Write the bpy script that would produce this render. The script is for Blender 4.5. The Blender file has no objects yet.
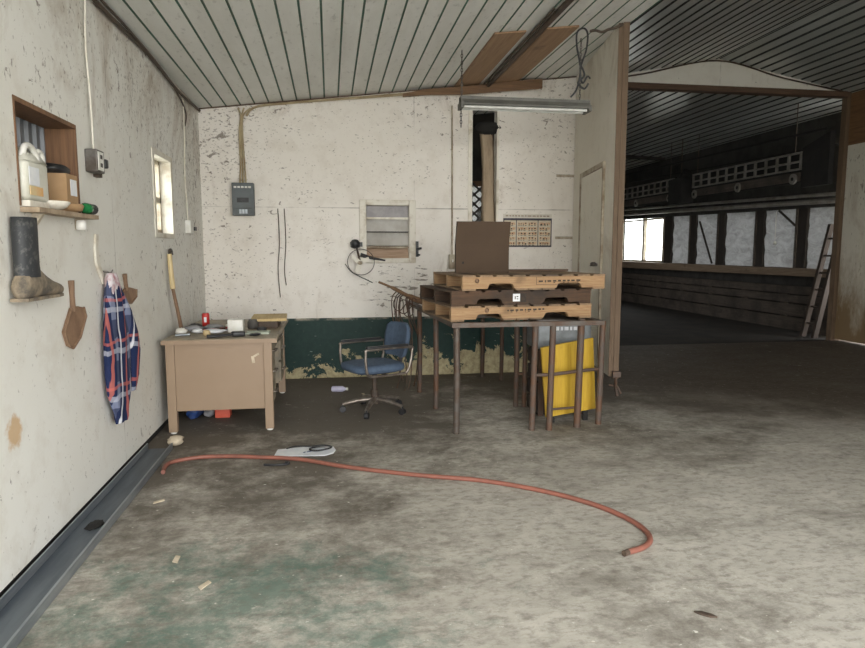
import bpy, math, random
from mathutils import Vector, Matrix, Euler
R = math.radians
random.seed(7)
scn = bpy.context.scene
COL = scn.collection

# ------------------------------------------------------------------ mesh builder
class MB:
    """Collects shapes and links them as ONE mesh object."""
    def __init__(self): self.v = []; self.f = []; self.s = []; self.m = []
    def _add(self, vs, fs, smooth=False, mi=0, M=None):
        b = len(self.v)
        for p in vs:
            p = Vector(p); self.v.append(M @ p if M else p)
        for q in fs:
            self.f.append([b + i for i in q]); self.s.append(smooth); self.m.append(mi)
        return self
    def box(self, x0, x1, y0, y1, z0, z1, mi=0, M=None):
        vs = [(x0,y0,z0),(x1,y0,z0),(x1,y1,z0),(x0,y1,z0),(x0,y0,z1),(x1,y0,z1),(x1,y1,z1),(x0,y1,z1)]
        fs = [(0,3,2,1),(4,5,6,7),(0,1,5,4),(1,2,6,5),(2,3,7,6),(3,0,4,7)]
        return self._add(vs, fs, False, mi, M)
    def cbox(self, c, d, rz=0, rx=0, ry=0, mi=0):
        M = Matrix.Translation(c) @ Euler((rx, ry, rz)).to_matrix().to_4x4()
        return self.box(-d[0]/2, d[0]/2, -d[1]/2, d[1]/2, -d[2]/2, d[2]/2, mi, M)
    def rbox(self, x0, x1, y0, y1, z0, z1, r=0.02, n=4, mi=0, M=None):
        """box rounded in plan, softened at top and bottom"""
        rings = []
        e = min(r*.6, (z1-z0)/3)
        for z, ins in ((z0, e), (z0+e*.4, e*.25), (z0+e, 0), (z1-e, 0), (z1-e*.4, e*.25), (z1, e)):
            ring = []
            for cx, cy, a0 in ((x1-r, y1-r, 0), (x0+r, y1-r, 90), (x0+r, y0+r, 180), (x1-r, y0+r, 270)):
                for k in range(n+1):
                    a = R(a0 + 90*k/n)
                    rr = max(r-ins, 1e-4)
                    ring.append((cx + rr*math.cos(a), cy + rr*math.sin(a), z))
            rings.append(ring)
        return self.loft(rings, True, True, mi, M)
    def loft(self, rings, cap0=True, cap1=True, mi=0, M=None, smooth=True, closed=True):
        n = len(rings[0]); vs = [p for r in rings for p in r]; fs = []
        for i in range(len(rings)-1):
            for k in range(n if closed else n-1):
                k2 = (k+1) % n
                fs.append((i*n+k, i*n+k2, (i+1)*n+k2, (i+1)*n+k))
        self._add(vs, fs, smooth, mi, M)
        if cap0: self._add(rings[0][::-1], [tuple(range(n))], False, mi, M)
        if cap1: self._add(rings[-1], [tuple(range(n))], False, mi, M)
        return self
    def tube(self, pts, r, n=8, closed=False, mi=0, M=None, cap=True):
        P = [Vector(p) for p in pts]; L = len(P)
        rad = r if isinstance(r, (list, tuple)) else [r]*L
        rings = []; up = None
        for i in range(L):
            if closed: t = P[(i+1) % L] - P[i-1]
            else: t = P[min(i+1, L-1)] - P[max(i-1, 0)]
            if t.length < 1e-9: t = Vector((0,0,1))
            t.normalize()
            if up is None:
                up = Vector((0,0,1)) if abs(t.z) < .9 else Vector((1,0,0))
            a = up - t*up.dot(t)
            if a.length < 1e-6: a = t.orthogonal()
            a.normalize(); up = a; b = t.cross(a)
            rings.append([P[i] + a*rad[i]*math.cos(2*math.pi*k/n) + b*rad[i]*math.sin(2*math.pi*k/n) for k in range(n)])
        if closed:
            rings.append(rings[0]); return self.loft(rings, False, False, mi, M)
        return self.loft(rings, cap, cap, mi, M)
    def cyl(self, p0, p1, r, n=16, mi=0, M=None): return self.tube([p0, p1], r, n, mi=mi, M=M)
    def lathe(self, prof, c=(0,0,0), n=20, mi=0, M=None):
        rings = [[(c[0]+r*math.cos(2*math.pi*k/n), c[1]+r*math.sin(2*math.pi*k/n), c[2]+z) for k in range(n)] for r, z in prof]
        return self.loft(rings, True, True, mi, M)
    def prism(self, poly, h0, h1, axis='z', mi=0, M=None):
        def tr(p, h): return (p[0],p[1],h) if axis=='z' else ((p[0],h,p[1]) if axis=='y' else (h,p[0],p[1]))
        n = len(poly)
        a = [tr(p,h0) for p in poly]; b = [tr(p,h1) for p in poly]
        fs = [tuple(range(n))[::-1], tuple(range(n,2*n))] + [(k,(k+1)%n,n+(k+1)%n,n+k) for k in range(n)]
        return self._add(a+b, fs, False, mi, M)
    def blob(self, c, d, seed=0, jag=.25, n=10, mi=0):
        rnd = random.Random(seed); rings = []
        for i in range(1, n):
            th = math.pi*i/n; ring = []
            for k in range(n+2):
                ph = 2*math.pi*k/(n+2); j = 1 + rnd.uniform(-jag, jag)
                ring.append((c[0]+d[0]/2*math.sin(th)*math.cos(ph)*j, c[1]+d[1]/2*math.sin(th)*math.sin(ph)*j, c[2]-d[2]/2*math.cos(th)*(1+rnd.uniform(-jag,jag)*.4)))
            rings.append(ring)
        lo = min(p[2] for r in rings for p in r); sh = c[2]-d[2]/2-lo
        rings = [[(x,y,z+sh) for x,y,z in r] for r in rings]
        return self.loft(rings, True, True, mi)
    def build(self, name, mat, parent=None, loc=(0,0,0), rz=0, bevel=0, sub=0):
        me = bpy.data.meshes.new(name)
        me.from_pydata([tuple(p) for p in self.v], [], self.f)
        for k, p in enumerate(me.polygons): p.use_smooth = self.s[k]; p.material_index = self.m[k]
        for m in (mat if isinstance(mat, (list, tuple)) else [mat]): me.materials.append(m)
        import bmesh
        bm = bmesh.new(); bm.from_mesh(me); bmesh.ops.recalc_face_normals(bm, faces=bm.faces); bm.to_mesh(me); bm.free()
        o = bpy.data.objects.new(name, me); COL.objects.link(o)
        o.location = loc; o.rotation_euler = (0,0,rz)
        if parent is not None: o.parent = parent
        if bevel:
            b = o.modifiers.new('bevel', 'BEVEL'); b.width = bevel; b.segments = 2; b.limit_method = 'ANGLE'
        if sub:
            s = o.modifiers.new('sub', 'SUBSURF'); s.levels = sub; s.render_levels = sub
        return o

def tag(o, label, cat, group=None):
    o['label'] = label; o['category'] = cat
    if group: o['group'] = group
    return o
def thing(name, label, cat, loc=(0,0,0), rz=0, group=None):
    o = bpy.data.objects.new(name, None); COL.objects.link(o)
    o.empty_display_size = .1
    o.location = loc; o.rotation_euler = (0,0,rz)
    return tag(o, label, cat, group)
def struct(o):
    o['kind'] = 'structure'; return o
def dup(root, loc, rz, label, group=None):
    r = root.copy(); COL.objects.link(r); r.location = loc; r.rotation_euler = (0,0,rz); r['label'] = label
    if group: r['group'] = group
    for ch in list(root.children):
        c = ch.copy(); COL.objects.link(c); c.parent = r
        for g in list(ch.children):
            d = g.copy(); COL.objects.link(d); d.parent = c
    return r
def smooth_path(pts, n=6, closed=False):
    P = [Vector(p) for p in pts]; L = len(P); out = []
    rng = L if closed else L-1
    for i in range(rng):
        if closed: p0,p1,p2,p3 = P[i-1],P[i],P[(i+1)%L],P[(i+2)%L]
        else: p0,p1,p2,p3 = P[max(i-1,0)],P[i],P[i+1],P[min(i+2,L-1)]
        for k in range(n):
            t = k/n
            out.append(.5*((2*p1)+(-p0+p2)*t+(2*p0-5*p1+4*p2-p3)*t*t+(-p0+3*p1-3*p2+p3)*t**3))
    if not closed: out.append(P[-1])
    return out

# ------------------------------------------------------------------ materials
class NT:
    def __init__(self, name):
        self.mat = bpy.data.materials.new(name); self.mat.use_nodes = True
        self.t = self.mat.node_tree; self.n = self.t.nodes; self.l = self.t.links
        self.bsdf = self.n['Principled BSDF']; self.out = self.n['Material Output']
        self.tc = self.n.new('ShaderNodeTexCoord'); self.co = self.tc.outputs['Object']
    def new(self, t, **kw):
        x = self.n.new(t)
        for k, v in kw.items(): setattr(x, k, v)
        return x
    def mapping(self, scale=(1,1,1), rot=(0,0,0), loc=(0,0,0), src=None):
        m = self.new('ShaderNodeMapping'); self.l.new(src or self.co, m.inputs[0])
        m.inputs['Scale'].default_value = scale; m.inputs['Rotation'].default_value = rot; m.inputs['Location'].default_value = loc
        return m.outputs[0]
    def noise(self, scale, detail=4, rough=.6, dist=0, vec=None):
        x = self.new('ShaderNodeTexNoise'); self.l.new(vec or self.co, x.inputs['Vector'])
        x.inputs['Scale'].default_value = scale; x.inputs['Detail'].default_value = detail
        x.inputs['Roughness'].default_value = rough; x.inputs['Distortion'].default_value = dist
        return x.outputs['Fac']
    def voronoi(self, scale, vec=None):
        x = self.new('ShaderNodeTexVoronoi'); self.l.new(vec or self.co, x.inputs['Vector']); x.inputs['Scale'].default_value = scale
        return x.outputs['Distance']
    def step(self, fac, lo, hi, a=0., b=1.):
        m = self.new('ShaderNodeMapRange', clamp=True); self.l.new(fac, m.inputs[0])
        for i, v in enumerate((lo, hi, a, b)): m.inputs[i+1].default_value = v
        return m.outputs[0]
    def math(self, op, a, b=None):
        m = self.new('ShaderNodeMath', operation=op)
        for i, v in enumerate((a, b)):
            if v is None: continue
            if isinstance(v, (int, float)): m.inputs[i].default_value = v
            else: self.l.new(v, m.inputs[i])
        return m.outputs[0]
    def mix(self, fac, a, b, mode='MIX'):
        m = self.new('ShaderNodeMix', data_type='RGBA', blend_type=mode)
        if isinstance(fac, (int, float)): m.inputs[0].default_value = fac
        else: self.l.new(fac, m.inputs[0])
        for i, v in ((6, a), (7, b)):
            if isinstance(v, (tuple, list)): m.inputs[i].default_value = (*v[:3], 1)
            else: self.l.new(v, m.inputs[i])
        return m.outputs[2]
    def xyz(self, src=None):
        s = self.new('ShaderNodeSeparateXYZ'); self.l.new(src or self.co, s.inputs[0]); return s.outputs
    def finish(self, col, rough=.7, metal=0., bump=None, bstr=.3, bdist=.01, spec=.5):
        if isinstance(col, (tuple, list)): self.bsdf.inputs['Base Color'].default_value = (*col[:3], 1)
        else: self.l.new(col, self.bsdf.inputs['Base Color'])
        if isinstance(rough, (int, float)): self.bsdf.inputs['Roughness'].default_value = rough
        else: self.l.new(rough, self.bsdf.inputs['Roughness'])
        self.bsdf.inputs['Metallic'].default_value = metal
        self.bsdf.inputs['Specular IOR Level'].default_value = spec
        if bump is not None:
            b = self.new('ShaderNodeBump'); b.inputs['Strength'].default_value = bstr; b.inputs['Distance'].default_value = bdist
            self.l.new(bump, b.inputs['Height']); self.l.new(b.outputs[0], self.bsdf.inputs['Normal'])
        return self.mat

def simple(name, c, c2=None, scale=12, rough=.6, metal=0., lo=.4, hi=.62, stretch=(1,1,1), bstr=.15, spec=.5):
    t = NT(name)
    c2 = c2 or tuple(x*.75 for x in c)
    v = t.mapping(stretch)
    n = t.noise(scale, 5, .65, vec=v)
    return t.finish(t.mix(t.step(n, lo, hi), c, c2), rough, metal, n, bstr, .004, spec)

def wood(name, c, c2, axis='x', rough=.75, scale=9, dirt=None):
    t = NT(name)
    s = {'x': (.35, 7, 7), 'y': (7, .35, 7), 'z': (7, 7, .35)}[axis]
    n = t.noise(scale, 6, .65, 1.2, vec=t.mapping(s))
    col = t.mix(t.step(n, .35, .65), c, c2)
    k = t.step(t.noise(3.5, 3, .6), .62, .74)
    col = t.mix(t.math('MULTIPLY', k, .6), col, tuple(x*.5 for x in c2))
    if dirt: col = t.mix(t.step(t.noise(2.2, 5, .7), .45, .65), col, dirt)
    return t.finish(col, rough, 0, n, .25, .004)

def wall_paint(name, base, stretch, seams_h=(), seams_v=(), vaxis='X', speck=1., stain_z=None, lowdirt=0., shift=(0,0,0), flakes=None, corner=None, spot=None):
    t = NT(name); o = t.xyz()
    big = t.noise(.55, 4, .6, .3, vec=t.mapping(loc=shift))
    col = t.mix(t.step(big, .35, .7), base, tuple(x*y for x, y in zip(base, (.91,.895,.865))))
    mid = t.noise(5, 6, .7)
    col = t.mix(t.math('MULTIPLY', t.step(mid, .5, .72), .30), col, (.50,.43,.34))
    # fly specks and flaked paint, thicker in patches
    patch = t.step(t.noise(1.1, 3, .6, vec=t.mapping(loc=(3.1,shift[1],1.7))), .36, .68, .0, .055*speck)
    if stain_z: patch = t.math('ADD', patch, t.step(o['Z'], stain_z[0]-.6, stain_z[1], 0., .04*speck))
    if corner is not None: patch = t.math('ADD', patch, t.step(o[vaxis], corner[0], corner[1], .05, 0.))
    sp = t.noise(15, 5, .62, .6, vec=t.mapping(stretch))
    fl = t.step(t.math('SUBTRACT', sp, t.math('SUBTRACT', .695, patch)), 0., .045)
    col = t.mix(t.math('MULTIPLY', fl, .74), col, (.135,.10,.072))
    fine = t.noise(44, 3, .55, vec=t.mapping(stretch))
    fl2 = t.step(t.math('SUBTRACT', fine, t.math('SUBTRACT', .695, patch)), 0., .05)
    col = t.mix(t.math('MULTIPLY', fl2, .55), col, (.18,.14,.105))
    if flakes:      # long flakes peeled off low on the wall
        cx, cz, rx, rz = flakes
        ex = t.math('DIVIDE', t.math('SUBTRACT', o['X'], cx), rx); ez = t.math('DIVIDE', t.math('SUBTRACT', o['Z'], cz), rz)
        m = t.step(t.math('ADD', t.math('MULTIPLY', ex, ex), t.math('MULTIPLY', ez, ez)), .0, 1., .12, -.10)
        ff = t.noise(12, 4, .6, .3, vec=t.mapping((.45,1,2.2), rot=(0,R(-10),0)))
        fk = t.step(t.math('SUBTRACT', ff, t.math('SUBTRACT', .68, m)), 0., .03)
        col = t.mix(t.math('MULTIPLY', fk, .8), col, (.15,.115,.085))
    # brown water stains
    sn = t.noise(1.5, 7, .72, .8, vec=t.mapping((1,1,.6), loc=(1.3,4.2,2)))
    if stain_z:
        zz = t.step(o['Z'], stain_z[0], stain_z[1], 0., .15)
        sn = t.math('ADD', sn, zz)
    col = t.mix(t.math('MULTIPLY', t.step(sn, .58, .76), .62), col, (.33,.245,.165))
    if spot:
        dy = t.math('SUBTRACT', o['Y'], spot[0]); dz = t.math('SUBTRACT', o['Z'], spot[1])
        rr = t.math('SQRT', t.math('ADD', t.math('MULTIPLY', dy, dy), t.math('MULTIPLY', dz, dz)))
        rr = t.math('ADD', rr, t.math('MULTIPLY', t.math('SUBTRACT', t.noise(14, 5, .7), .5), .16))
        col = t.mix(t.math('MULTIPLY', t.step(rr, spot[2]*.55, spot[2], 1., 0.), .75), col, (.55,.33,.13))
    if lowdirt:
        lz = t.math('ADD', t.step(o['Z'], lowdirt, 0., 0., .42), t.math('MULTIPLY', t.noise(3.5, 6, .7, vec=t.mapping((1,1,.35))), .6))
        col = t.mix(t.step(lz, .42, .66), col, (.20,.135,.07))
    # sheet joints
    for s in seams_h:
        d = t.math('ABSOLUTE', t.math('SUBTRACT', o['Z'], s))
        k = t.math('MULTIPLY', t.step(d, .003, .007, 1., 0.), t.step(t.noise(2.5, 3), .42, .62, .08, .7))
        col = t.mix(k, col, (.15,.12,.09))
    for s in seams_v:
        d = t.math('ABSOLUTE', t.math('SUBTRACT', o[vaxis], s))
        k = t.math('MULTIPLY', t.step(d, .003, .006, 1., 0.), t.step(t.noise(2.5, 3), .40, .62, .0, .6))
        col = t.mix(k, col, (.17,.14,.10))
    return t.finish(col, .62, 0, t.math('ADD', mid, t.math('MULTIPLY', fl, -.6)), .2, .006, .3)

WHITE = (.80,.765,.69)
m_wall_left = wall_paint('paint_left', (.80,.79,.745), (1,1,.8), (), (1.9,4.34,6.6), 'Y', 1.15, (1.75,2.9), corner=(7.2,4.2), spot=(2.904,.646,.075))
m_wall_back = wall_paint('paint_back', (.84,.80,.745), (.75,1,1.2), (1.866,), (.93,), 'X', 1.3, (2.7,3.8), flakes=(.75,1.0,.95,.42), corner=(-1.3,-.3))
m_wall_right = wall_paint('paint_right', (.62,.585,.50), (1,1,.35), (), (), 'Y', 2.0, None, 1.9)
m_partition = wall_paint('paint_partition', (.77,.735,.65), (1,1,.6), (), (), 'X', .6, (2.2,3.9))
m_header = wall_paint('paint_header', (.78,.75,.68), (1,1,1), (), (5.63,), 'X', .3)
m_ply_top = wood('bare_plywood', (.20,.105,.045), (.12,.06,.025), 'y', .7, 5)

def floor_mat():
    t = NT('concrete'); o = t.xyz()
    n1 = t.noise(.55, 6, .65); n2 = t.noise(3.0, 10, .78, vec=t.mapping((.8,1.3,1))); n3 = t.noise(18, 8, .75, vec=t.mapping((.8,1.3,1)))
    col = t.mix(t.step(n1, .34, .66), (.455,.425,.37), (.33,.305,.26))
    col = t.mix(t.math('MULTIPLY', t.step(n2, .44, .66), .6), col, (.60,.56,.49))
    st = t.noise(1.1, 12, .8, .15, vec=t.mapping((1,1.7,1), loc=(4,2,0)))
    col = t.mix(t.math('MULTIPLY', t.step(st, .50, .66), .6), col, (.125,.108,.085))
    # dark grime plus painted-in shade, by the desk side and along the back
    grime_shade = t.math('ADD', t.math('ADD', t.step(o['Y'], 3.2, 6.4, -.06, .17), t.step(o['X'], .0, 1.2, .06, -.06)), t.noise(1.0, 10, .78, .1, vec=t.mapping(loc=(7,1,0))))
    col = t.mix(t.math('MULTIPLY', t.step(grime_shade, .44, .60), .88), col, (.092,.076,.058))
    # brown dirt and painted light falloff, deepening towards the barn doorway
    bx = t.math('ADD', t.step(t.math('ADD', t.math('MULTIPLY', o['X'], .9), o['Y']), 6.6, 10.2, 0., .66), t.math('MULTIPLY', t.noise(1.6, 10, .78), .55))
    col = t.mix(t.math('MULTIPLY', t.step(bx, .40, .80), .9), col, (.07,.05,.033))
    # remains of green floor paint near the door
    dx = t.math('SUBTRACT', o['X'], -.35); dy = t.math('SUBTRACT', o['Y'], 2.55)
    dd = t.math('SQRT', t.math('ADD', t.math('MULTIPLY', t.math('MULTIPLY', dx, dx), .5), t.math('MULTIPLY', dy, dy)))
    g = t.math('SUBTRACT', t.math('ADD', t.noise(2.6, 12, .82, .1, vec=t.mapping(loc=(2,5,0))), .10), t.math('MULTIPLY', dd, .27))
    col = t.mix(t.math('MULTIPLY', t.step(g, .44, .58), .70), col, (.062,.135,.105))
    # small pale chips of paint and litter
    ch = t.noise(30, 3, .5, vec=t.mapping((1,1.6,1)))
    col = t.mix(t.math('MULTIPLY', t.step(ch, .70, .73), .85), col, (.72,.69,.62))
    ch2 = t.noise(7, 5, .65, .5, vec=t.mapping((1,1.8,1), loc=(9,3,0)))
    col = t.mix(t.math('MULTIPLY', t.step(ch2, .66, .73), .75), col, (.58,.55,.48))
    col = t.mix(t.math('MULTIPLY', t.step(n3, .48, .64), .62), col, (.15,.13,.105))
    return t.finish(col, t.step(n2, .3, .7, .62, .85), 0, t.math('ADD', n2, t.math('MULTIPLY', n3, .5)), .3, .012, .35)
m_floor = floor_mat()
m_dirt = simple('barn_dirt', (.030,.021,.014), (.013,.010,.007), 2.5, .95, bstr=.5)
m_ground = simple('yard_gravel', (.58,.56,.51), (.48,.46,.41), 3, .9)

def curb_mat():
    t = NT('peeling_green'); o = t.xyz()
    n = t.noise(4.2, 8, .72, .5); n2 = t.noise(16, 5, .7)
    col = t.mix(t.step(n2, .4, .7), (.007,.030,.025), (.012,.042,.034))
    zz = t.math('ADD', t.math('MULTIPLY', t.math('SUBTRACT', .22, o['Z']), 1.15), t.math('MULTIPLY', t.math('SUBTRACT', n, .5), 1.9))
    pe = t.step(t.math('ADD', zz, t.step(o['X'], -.6, 1.3, -.17, .06)), .0, .03)
    bare = t.mix(t.step(n2, .42, .65), (.46,.40,.24), (.28,.23,.13))
    col = t.mix(pe, col, bare)
    rim = t.step(o['Z'], .635, .66)
    col = t.mix(t.math('MULTIPLY', rim, t.step(n, .45, .6)), col, (.42,.36,.28))
    sc = t.noise(26, 3, .5, vec=t.mapping((.4,1,2)))
    col = t.mix(t.math('MULTIPLY', t.step(sc, .70, .72), .6), col, (.35,.40,.36))
    return t.finish(col, .55, 0, pe, .3, .006, .3)
m_curb = curb_mat()

def sheet_mat(name, c, c2, metal, rough):
    t = NT(name)
    n = t.noise(1.2, 6, .7, .4, vec=t.mapping((2.2,.5,1))); n2 = t.noise(24, 4, .65, vec=t.mapping((1,.4,1)))
    col = t.mix(t.step(n, .38, .68), c, c2)
    col = t.mix(t.math('MULTIPLY', t.step(n2, .58, .72), .45), col, tuple(x*.45 for x in c2))
    st = t.noise(.9, 7, .75, .6, vec=t.mapping((2,.6,1), loc=(5,1,0)))
    col = t.mix(t.math('MULTIPLY', t.step(st, .66, .76), .5), col, (.27,.19,.12))
    return t.finish(col, rough, metal, n2, .12, .004)
m_ceil_white = sheet_mat('dusty_white_sheet', (.74,.745,.71), (.62,.62,.575), 0, .5)
m_groove = simple('green_groove', (.07,.17,.125), (.12,.17,.12), 8, .7)
m_ceil_metal = sheet_mat('bare_steel_sheet', (.52,.54,.51), (.40,.415,.385), .30, .28)
m_groove_dark = simple('dark_groove', (.05,.055,.05), (.03,.03,.028), 8, .7)
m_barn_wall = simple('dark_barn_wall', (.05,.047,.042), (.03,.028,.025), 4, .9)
m_trim_brown = wood('brown_trim', (.175,.10,.055), (.10,.055,.03), 'z')
m_trim_x = wood('brown_trim_flat', (.13,.075,.045), (.075,.042,.026), 'x')
m_postwood = wood('post_wood', (.15,.098,.06), (.095,.06,.034), 'z')
m_gal = simple('galvanised', (.38,.41,.43), (.27,.30,.33), 5, .42, .75, stretch=(3,.5,3))
m_gal_dark = simple('galvanised_inner', (.10,.12,.145), (.16,.185,.21), 3, .5, .5, stretch=(3,.4,3))
m_black = simple('black_plastic', (.015,.015,.017), (.028,.028,.03), 20, .45)
m_dark = simple('dark_void', (.012,.011,.010), (.02,.018,.016), 6, .9)
m_rust = simple('rusty_pipe', (.095,.070,.056), (.12,.062,.036), 9, .65, .25, .42, .6)
m_rust2 = simple('rust_grey_pipe', (.105,.092,.08), (.085,.05,.032), 7, .55, .4, .42, .62)
m_iron = simple('worn_iron', (.15,.14,.13), (.085,.068,.055), 8, .5, .5)
m_tan = simple('tan_enamel', (.315,.222,.148), (.285,.20,.13), 3, .42, 0., .3, .75, bstr=.03)
m_tan_top = simple('desk_top_worn', (.33,.27,.19), (.20,.175,.13), 6, .5)
m_white = simple('white_plastic', (.78,.77,.73), (.68,.66,.60), 9, .4)
m_frame_white = simple('white_frame', (.74,.70,.61), (.50,.43,.32), 7, .55, 0, .5, .7)
m_sill = simple('dirty_frame', (.50,.44,.34), (.24,.18,.12), 6, .7)
m_card = simple('cardboard', (.40,.255,.135), (.34,.21,.105), 5, .8, bstr=.04)
m_card_dark = simple('cardboard_brown', (.072,.043,.023), (.062,.036,.019), 2, .8, bstr=.03)
m_pallet_new = wood('pallet_new', (.40,.255,.13), (.27,.15,.07), 'x', .7, 13)
m_pallet_old = wood('pallet_old', (.105,.055,.028), (.05,.028,.016), 'x', .8, 9, (.04,.028,.02))
m_pallet_deck = wood('pallet_deck', (.32,.21,.12), (.20,.13,.075), 'y', .8, 6, (.10,.068,.045))
m_ink = simple('ink', (.03,.022,.016), (.05,.035,.025), 40, .8)
m_blue = simple('blue_fabric', (.075,.112,.17), (.055,.082,.13), 30, .85)
m_chrome = simple('dull_chrome', (.33,.295,.26), (.16,.125,.10), 7, .38, .75)
m_hose = simple('orange_hose', (.27,.098,.068), (.21,.082,.058), 9, .5, bstr=.02)
m_paper = simple('white_paper', (.80,.81,.82), (.68,.70,.74), 9, .7)
m_red = simple('red_paint', (.55,.035,.03), (.40,.025,.022), 9, .4)
m_salmon = simple('salmon_plastic', (.72,.14,.085), (.62,.11,.07), 9, .5)
m_green = simple('green_glass', (.02,.20,.06), (.015,.13,.04), 9, .25)
m_bluebag = simple('blue_bag', (.02,.06,.22), (.015,.035,.11), 9, .45)
m_grey = simple('grey_cloth', (.36,.36,.37), (.20,.20,.21), 9, .85)
m_panel_grey = simple('panel_grey', (.105,.12,.125), (.085,.095,.095), 6, .5, .1)
m_yellow = wood('yellow_board', (.52,.335,.024), (.42,.245,.015), 'z', .6, 4)
m_rubber = simple('boot_rubber', (.030,.032,.035), (.11,.108,.10), 30, .6, 0, .52, .68)
m_boot_mud = simple('boot_mud', (.27,.215,.15), (.10,.085,.068), 11, .85, 0, .42, .62)
m_toolwood = wood('tool_wood', (.25,.155,.095), (.17,.10,.06), 'z')
m_scoop = simple('rust_scoop', (.30,.185,.115), (.22,.13,.08), 8, .7, .1)
m_handle = wood('pale_handle', (.66,.52,.28), (.55,.42,.22), 'z', .5)
m_foam = simple('foam_chunk', (.62,.53,.40), (.46,.38,.27), 14, .9, bstr=.5)
m_conduit = simple('conduit_tan', (.44,.36,.22), (.30,.22,.12), 6, .6)
m_cable = simple('cable_dark', (.05,.036,.026), (.09,.06,.04), 9, .7)
m_lattice = simple('weathered_slat', (.10,.09,.08), (.05,.045,.04), 8, .8)
m_branch = wood('bark_plank', (.24,.14,.075), (.14,.08,.045), 'x', .85)
m_plyw = wood('ceiling_plywood', (.36,.225,.13), (.26,.155,.085), 'y', .75, 4)
m_insul = simple('old_insulation', (.40,.31,.215), (.24,.175,.115), 4, .9, stretch=(2,2,.5), bstr=.4)
m_rail = simple('barn_rail', (.30,.28,.25), (.18,.165,.14), 4, .4, .3)
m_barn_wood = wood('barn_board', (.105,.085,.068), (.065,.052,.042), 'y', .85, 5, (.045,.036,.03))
m_ledge = wood('ledge_board', (.27,.20,.135), (.17,.12,.08), 'y', .8, 5)
m_stud = wood('dark_stud', (.035,.027,.021), (.022,.017,.013), 'z')
m_ladder = wood('ladder_wood', (.050,.033,.022), (.03,.02,.014), 'z')
m_lid = simple('grey_tank', (.25,.27,.28), (.16,.17,.175), 5, .5, .3)
m_tube = simple('frosted_tube', (.72,.72,.68), (.6,.6,.56), 9, .3)
m_fixture = simple('fixture_enamel', (.14,.135,.12), (.10,.097,.085), 9, .55)

def glass_mat():
    t = NT('window_glass')
    a = t.new('ShaderNodeBsdfTransparent'); a.inputs[0].default_value = (.94,.96,.96,1)
    g = t.new('ShaderNodeBsdfGlossy'); g.inputs['Roughness'].default_value = .08
    m = t.new('ShaderNodeMixShader'); m.inputs[0].default_value = .07
    t.l.new(a.outputs[0], m.inputs[1]); t.l.new(g.outputs[0], m.inputs[2]); t.l.new(m.outputs[0], t.out.inputs[0])
    return t.mat
m_glass = glass_mat()
def louvre_mat():
    t = NT('louvre_glass')
    n = t.noise(6, 4)
    col = t.mix(t.step(n, .4, .65), (.80,.78,.74), (.66,.63,.58))
    d = t.new('ShaderNodeBsdfTranslucent'); t.l.new(col, d.inputs[0])
    t.finish(col, .25)
    m = t.new('ShaderNodeMixShader'); m.inputs[0].default_value = .45
    t.l.new(t.bsdf.outputs[0], m.inputs[1]); t.l.new(d.outputs[0], m.inputs[2]); t.l.new(m.outputs[0], t.out.inputs[0])
    return t.mat
m_louvre = louvre_mat()
m_louvre_grey = simple('louvre_grey', (.34,.32,.32), (.26,.245,.25), 7, .4)
m_louvre_bot = simple('louvre_brown', (.50,.36,.26), (.36,.24,.16), 9, .6, stretch=(.3,1,4))
def tarp_mat():
    t = NT('white_tarp')
    n = t.noise(3.2, 6, .7, 1.0, vec=t.mapping((1,1,2.2))); n2 = t.noise(12, 5, .7)
    col = t.mix(t.step(n, .38, .66), (.46,.47,.475), (.27,.272,.27))
    col = t.mix(t.math('MULTIPLY', t.step(n2, .56, .7), .5), col, (.20,.175,.145))
    t.finish(col, .6, 0, n, .7, .05)
    d = t.new('ShaderNodeBsdfTranslucent'); t.l.new(col, d.inputs[0])
    m = t.new('ShaderNodeMixShader'); m.inputs[0].default_value = .055
    t.l.new(t.bsdf.outputs[0], m.inputs[1]); t.l.new(d.outputs[0], m.inputs[2]); t.l.new(m.outputs[0], t.out.inputs[0])
    return t.mat
m_tarp = tarp_mat()
def plaid_mat():
    t = NT('plaid_cotton'); o = t.xyz()
    w = t.noise(3.0, 2); wv = t.math('MULTIPLY', t.math('SUBTRACT', w, .5), .10)
    y = t.math('ADD', o['Y'], wv); z = t.math('ADD', o['Z'], wv)
    def band(c, per, ph, wid):
        f = t.math('FRACT', t.math('ADD', t.math('DIVIDE', c, per), ph))
        return t.step(t.math('ABSOLUTE', t.math('SUBTRACT', f, .5)), wid, wid+.015, 1., 0.)
    col = t.mix(band(y, .23, .1, .13), (.016,.026,.075), (.20,.225,.33))
    col = t.mix(t.math('MULTIPLY', band(z, .26, .3, .22), .75), col, (.018,.026,.075))
    col = t.mix(t.math('MULTIPLY', band(z, .26, .85, .05), .5), col, (.55,.56,.64))
    col = t.mix(t.math('MULTIPLY', band(y, .23, .42, .05), .85), col, (.44,.13,.11))
    col = t.mix(t.math('MULTIPLY', band(z, .26, .62, .03), .55), col, (.58,.15,.12))
    col = t.mix(t.math('MULTIPLY', band(y, .23, .8, .03), .8), col, (.72,.72,.76))
    return t.finish(col, .9, 0, t.noise(70, 3), .2, .002, .2)
m_plaid = plaid_mat()

# ------------------------------------------------------------------ the setting
XL, YB, XR, YH = -1.326, 7.235, 7.78, 9.0
SL = (4.151-2.87)/(5.61+1.326)
def roof_z(x): return 2.87 + SL*(x-XL) if x < 5.61 else 4.151 - SL*(x-5.61)
def back_top(x): return 2.862 + .118*(x-XL)
def ceil_z(x): return 2.868 + .118*(x-XL)      # the low white ceiling over the left bay

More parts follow.
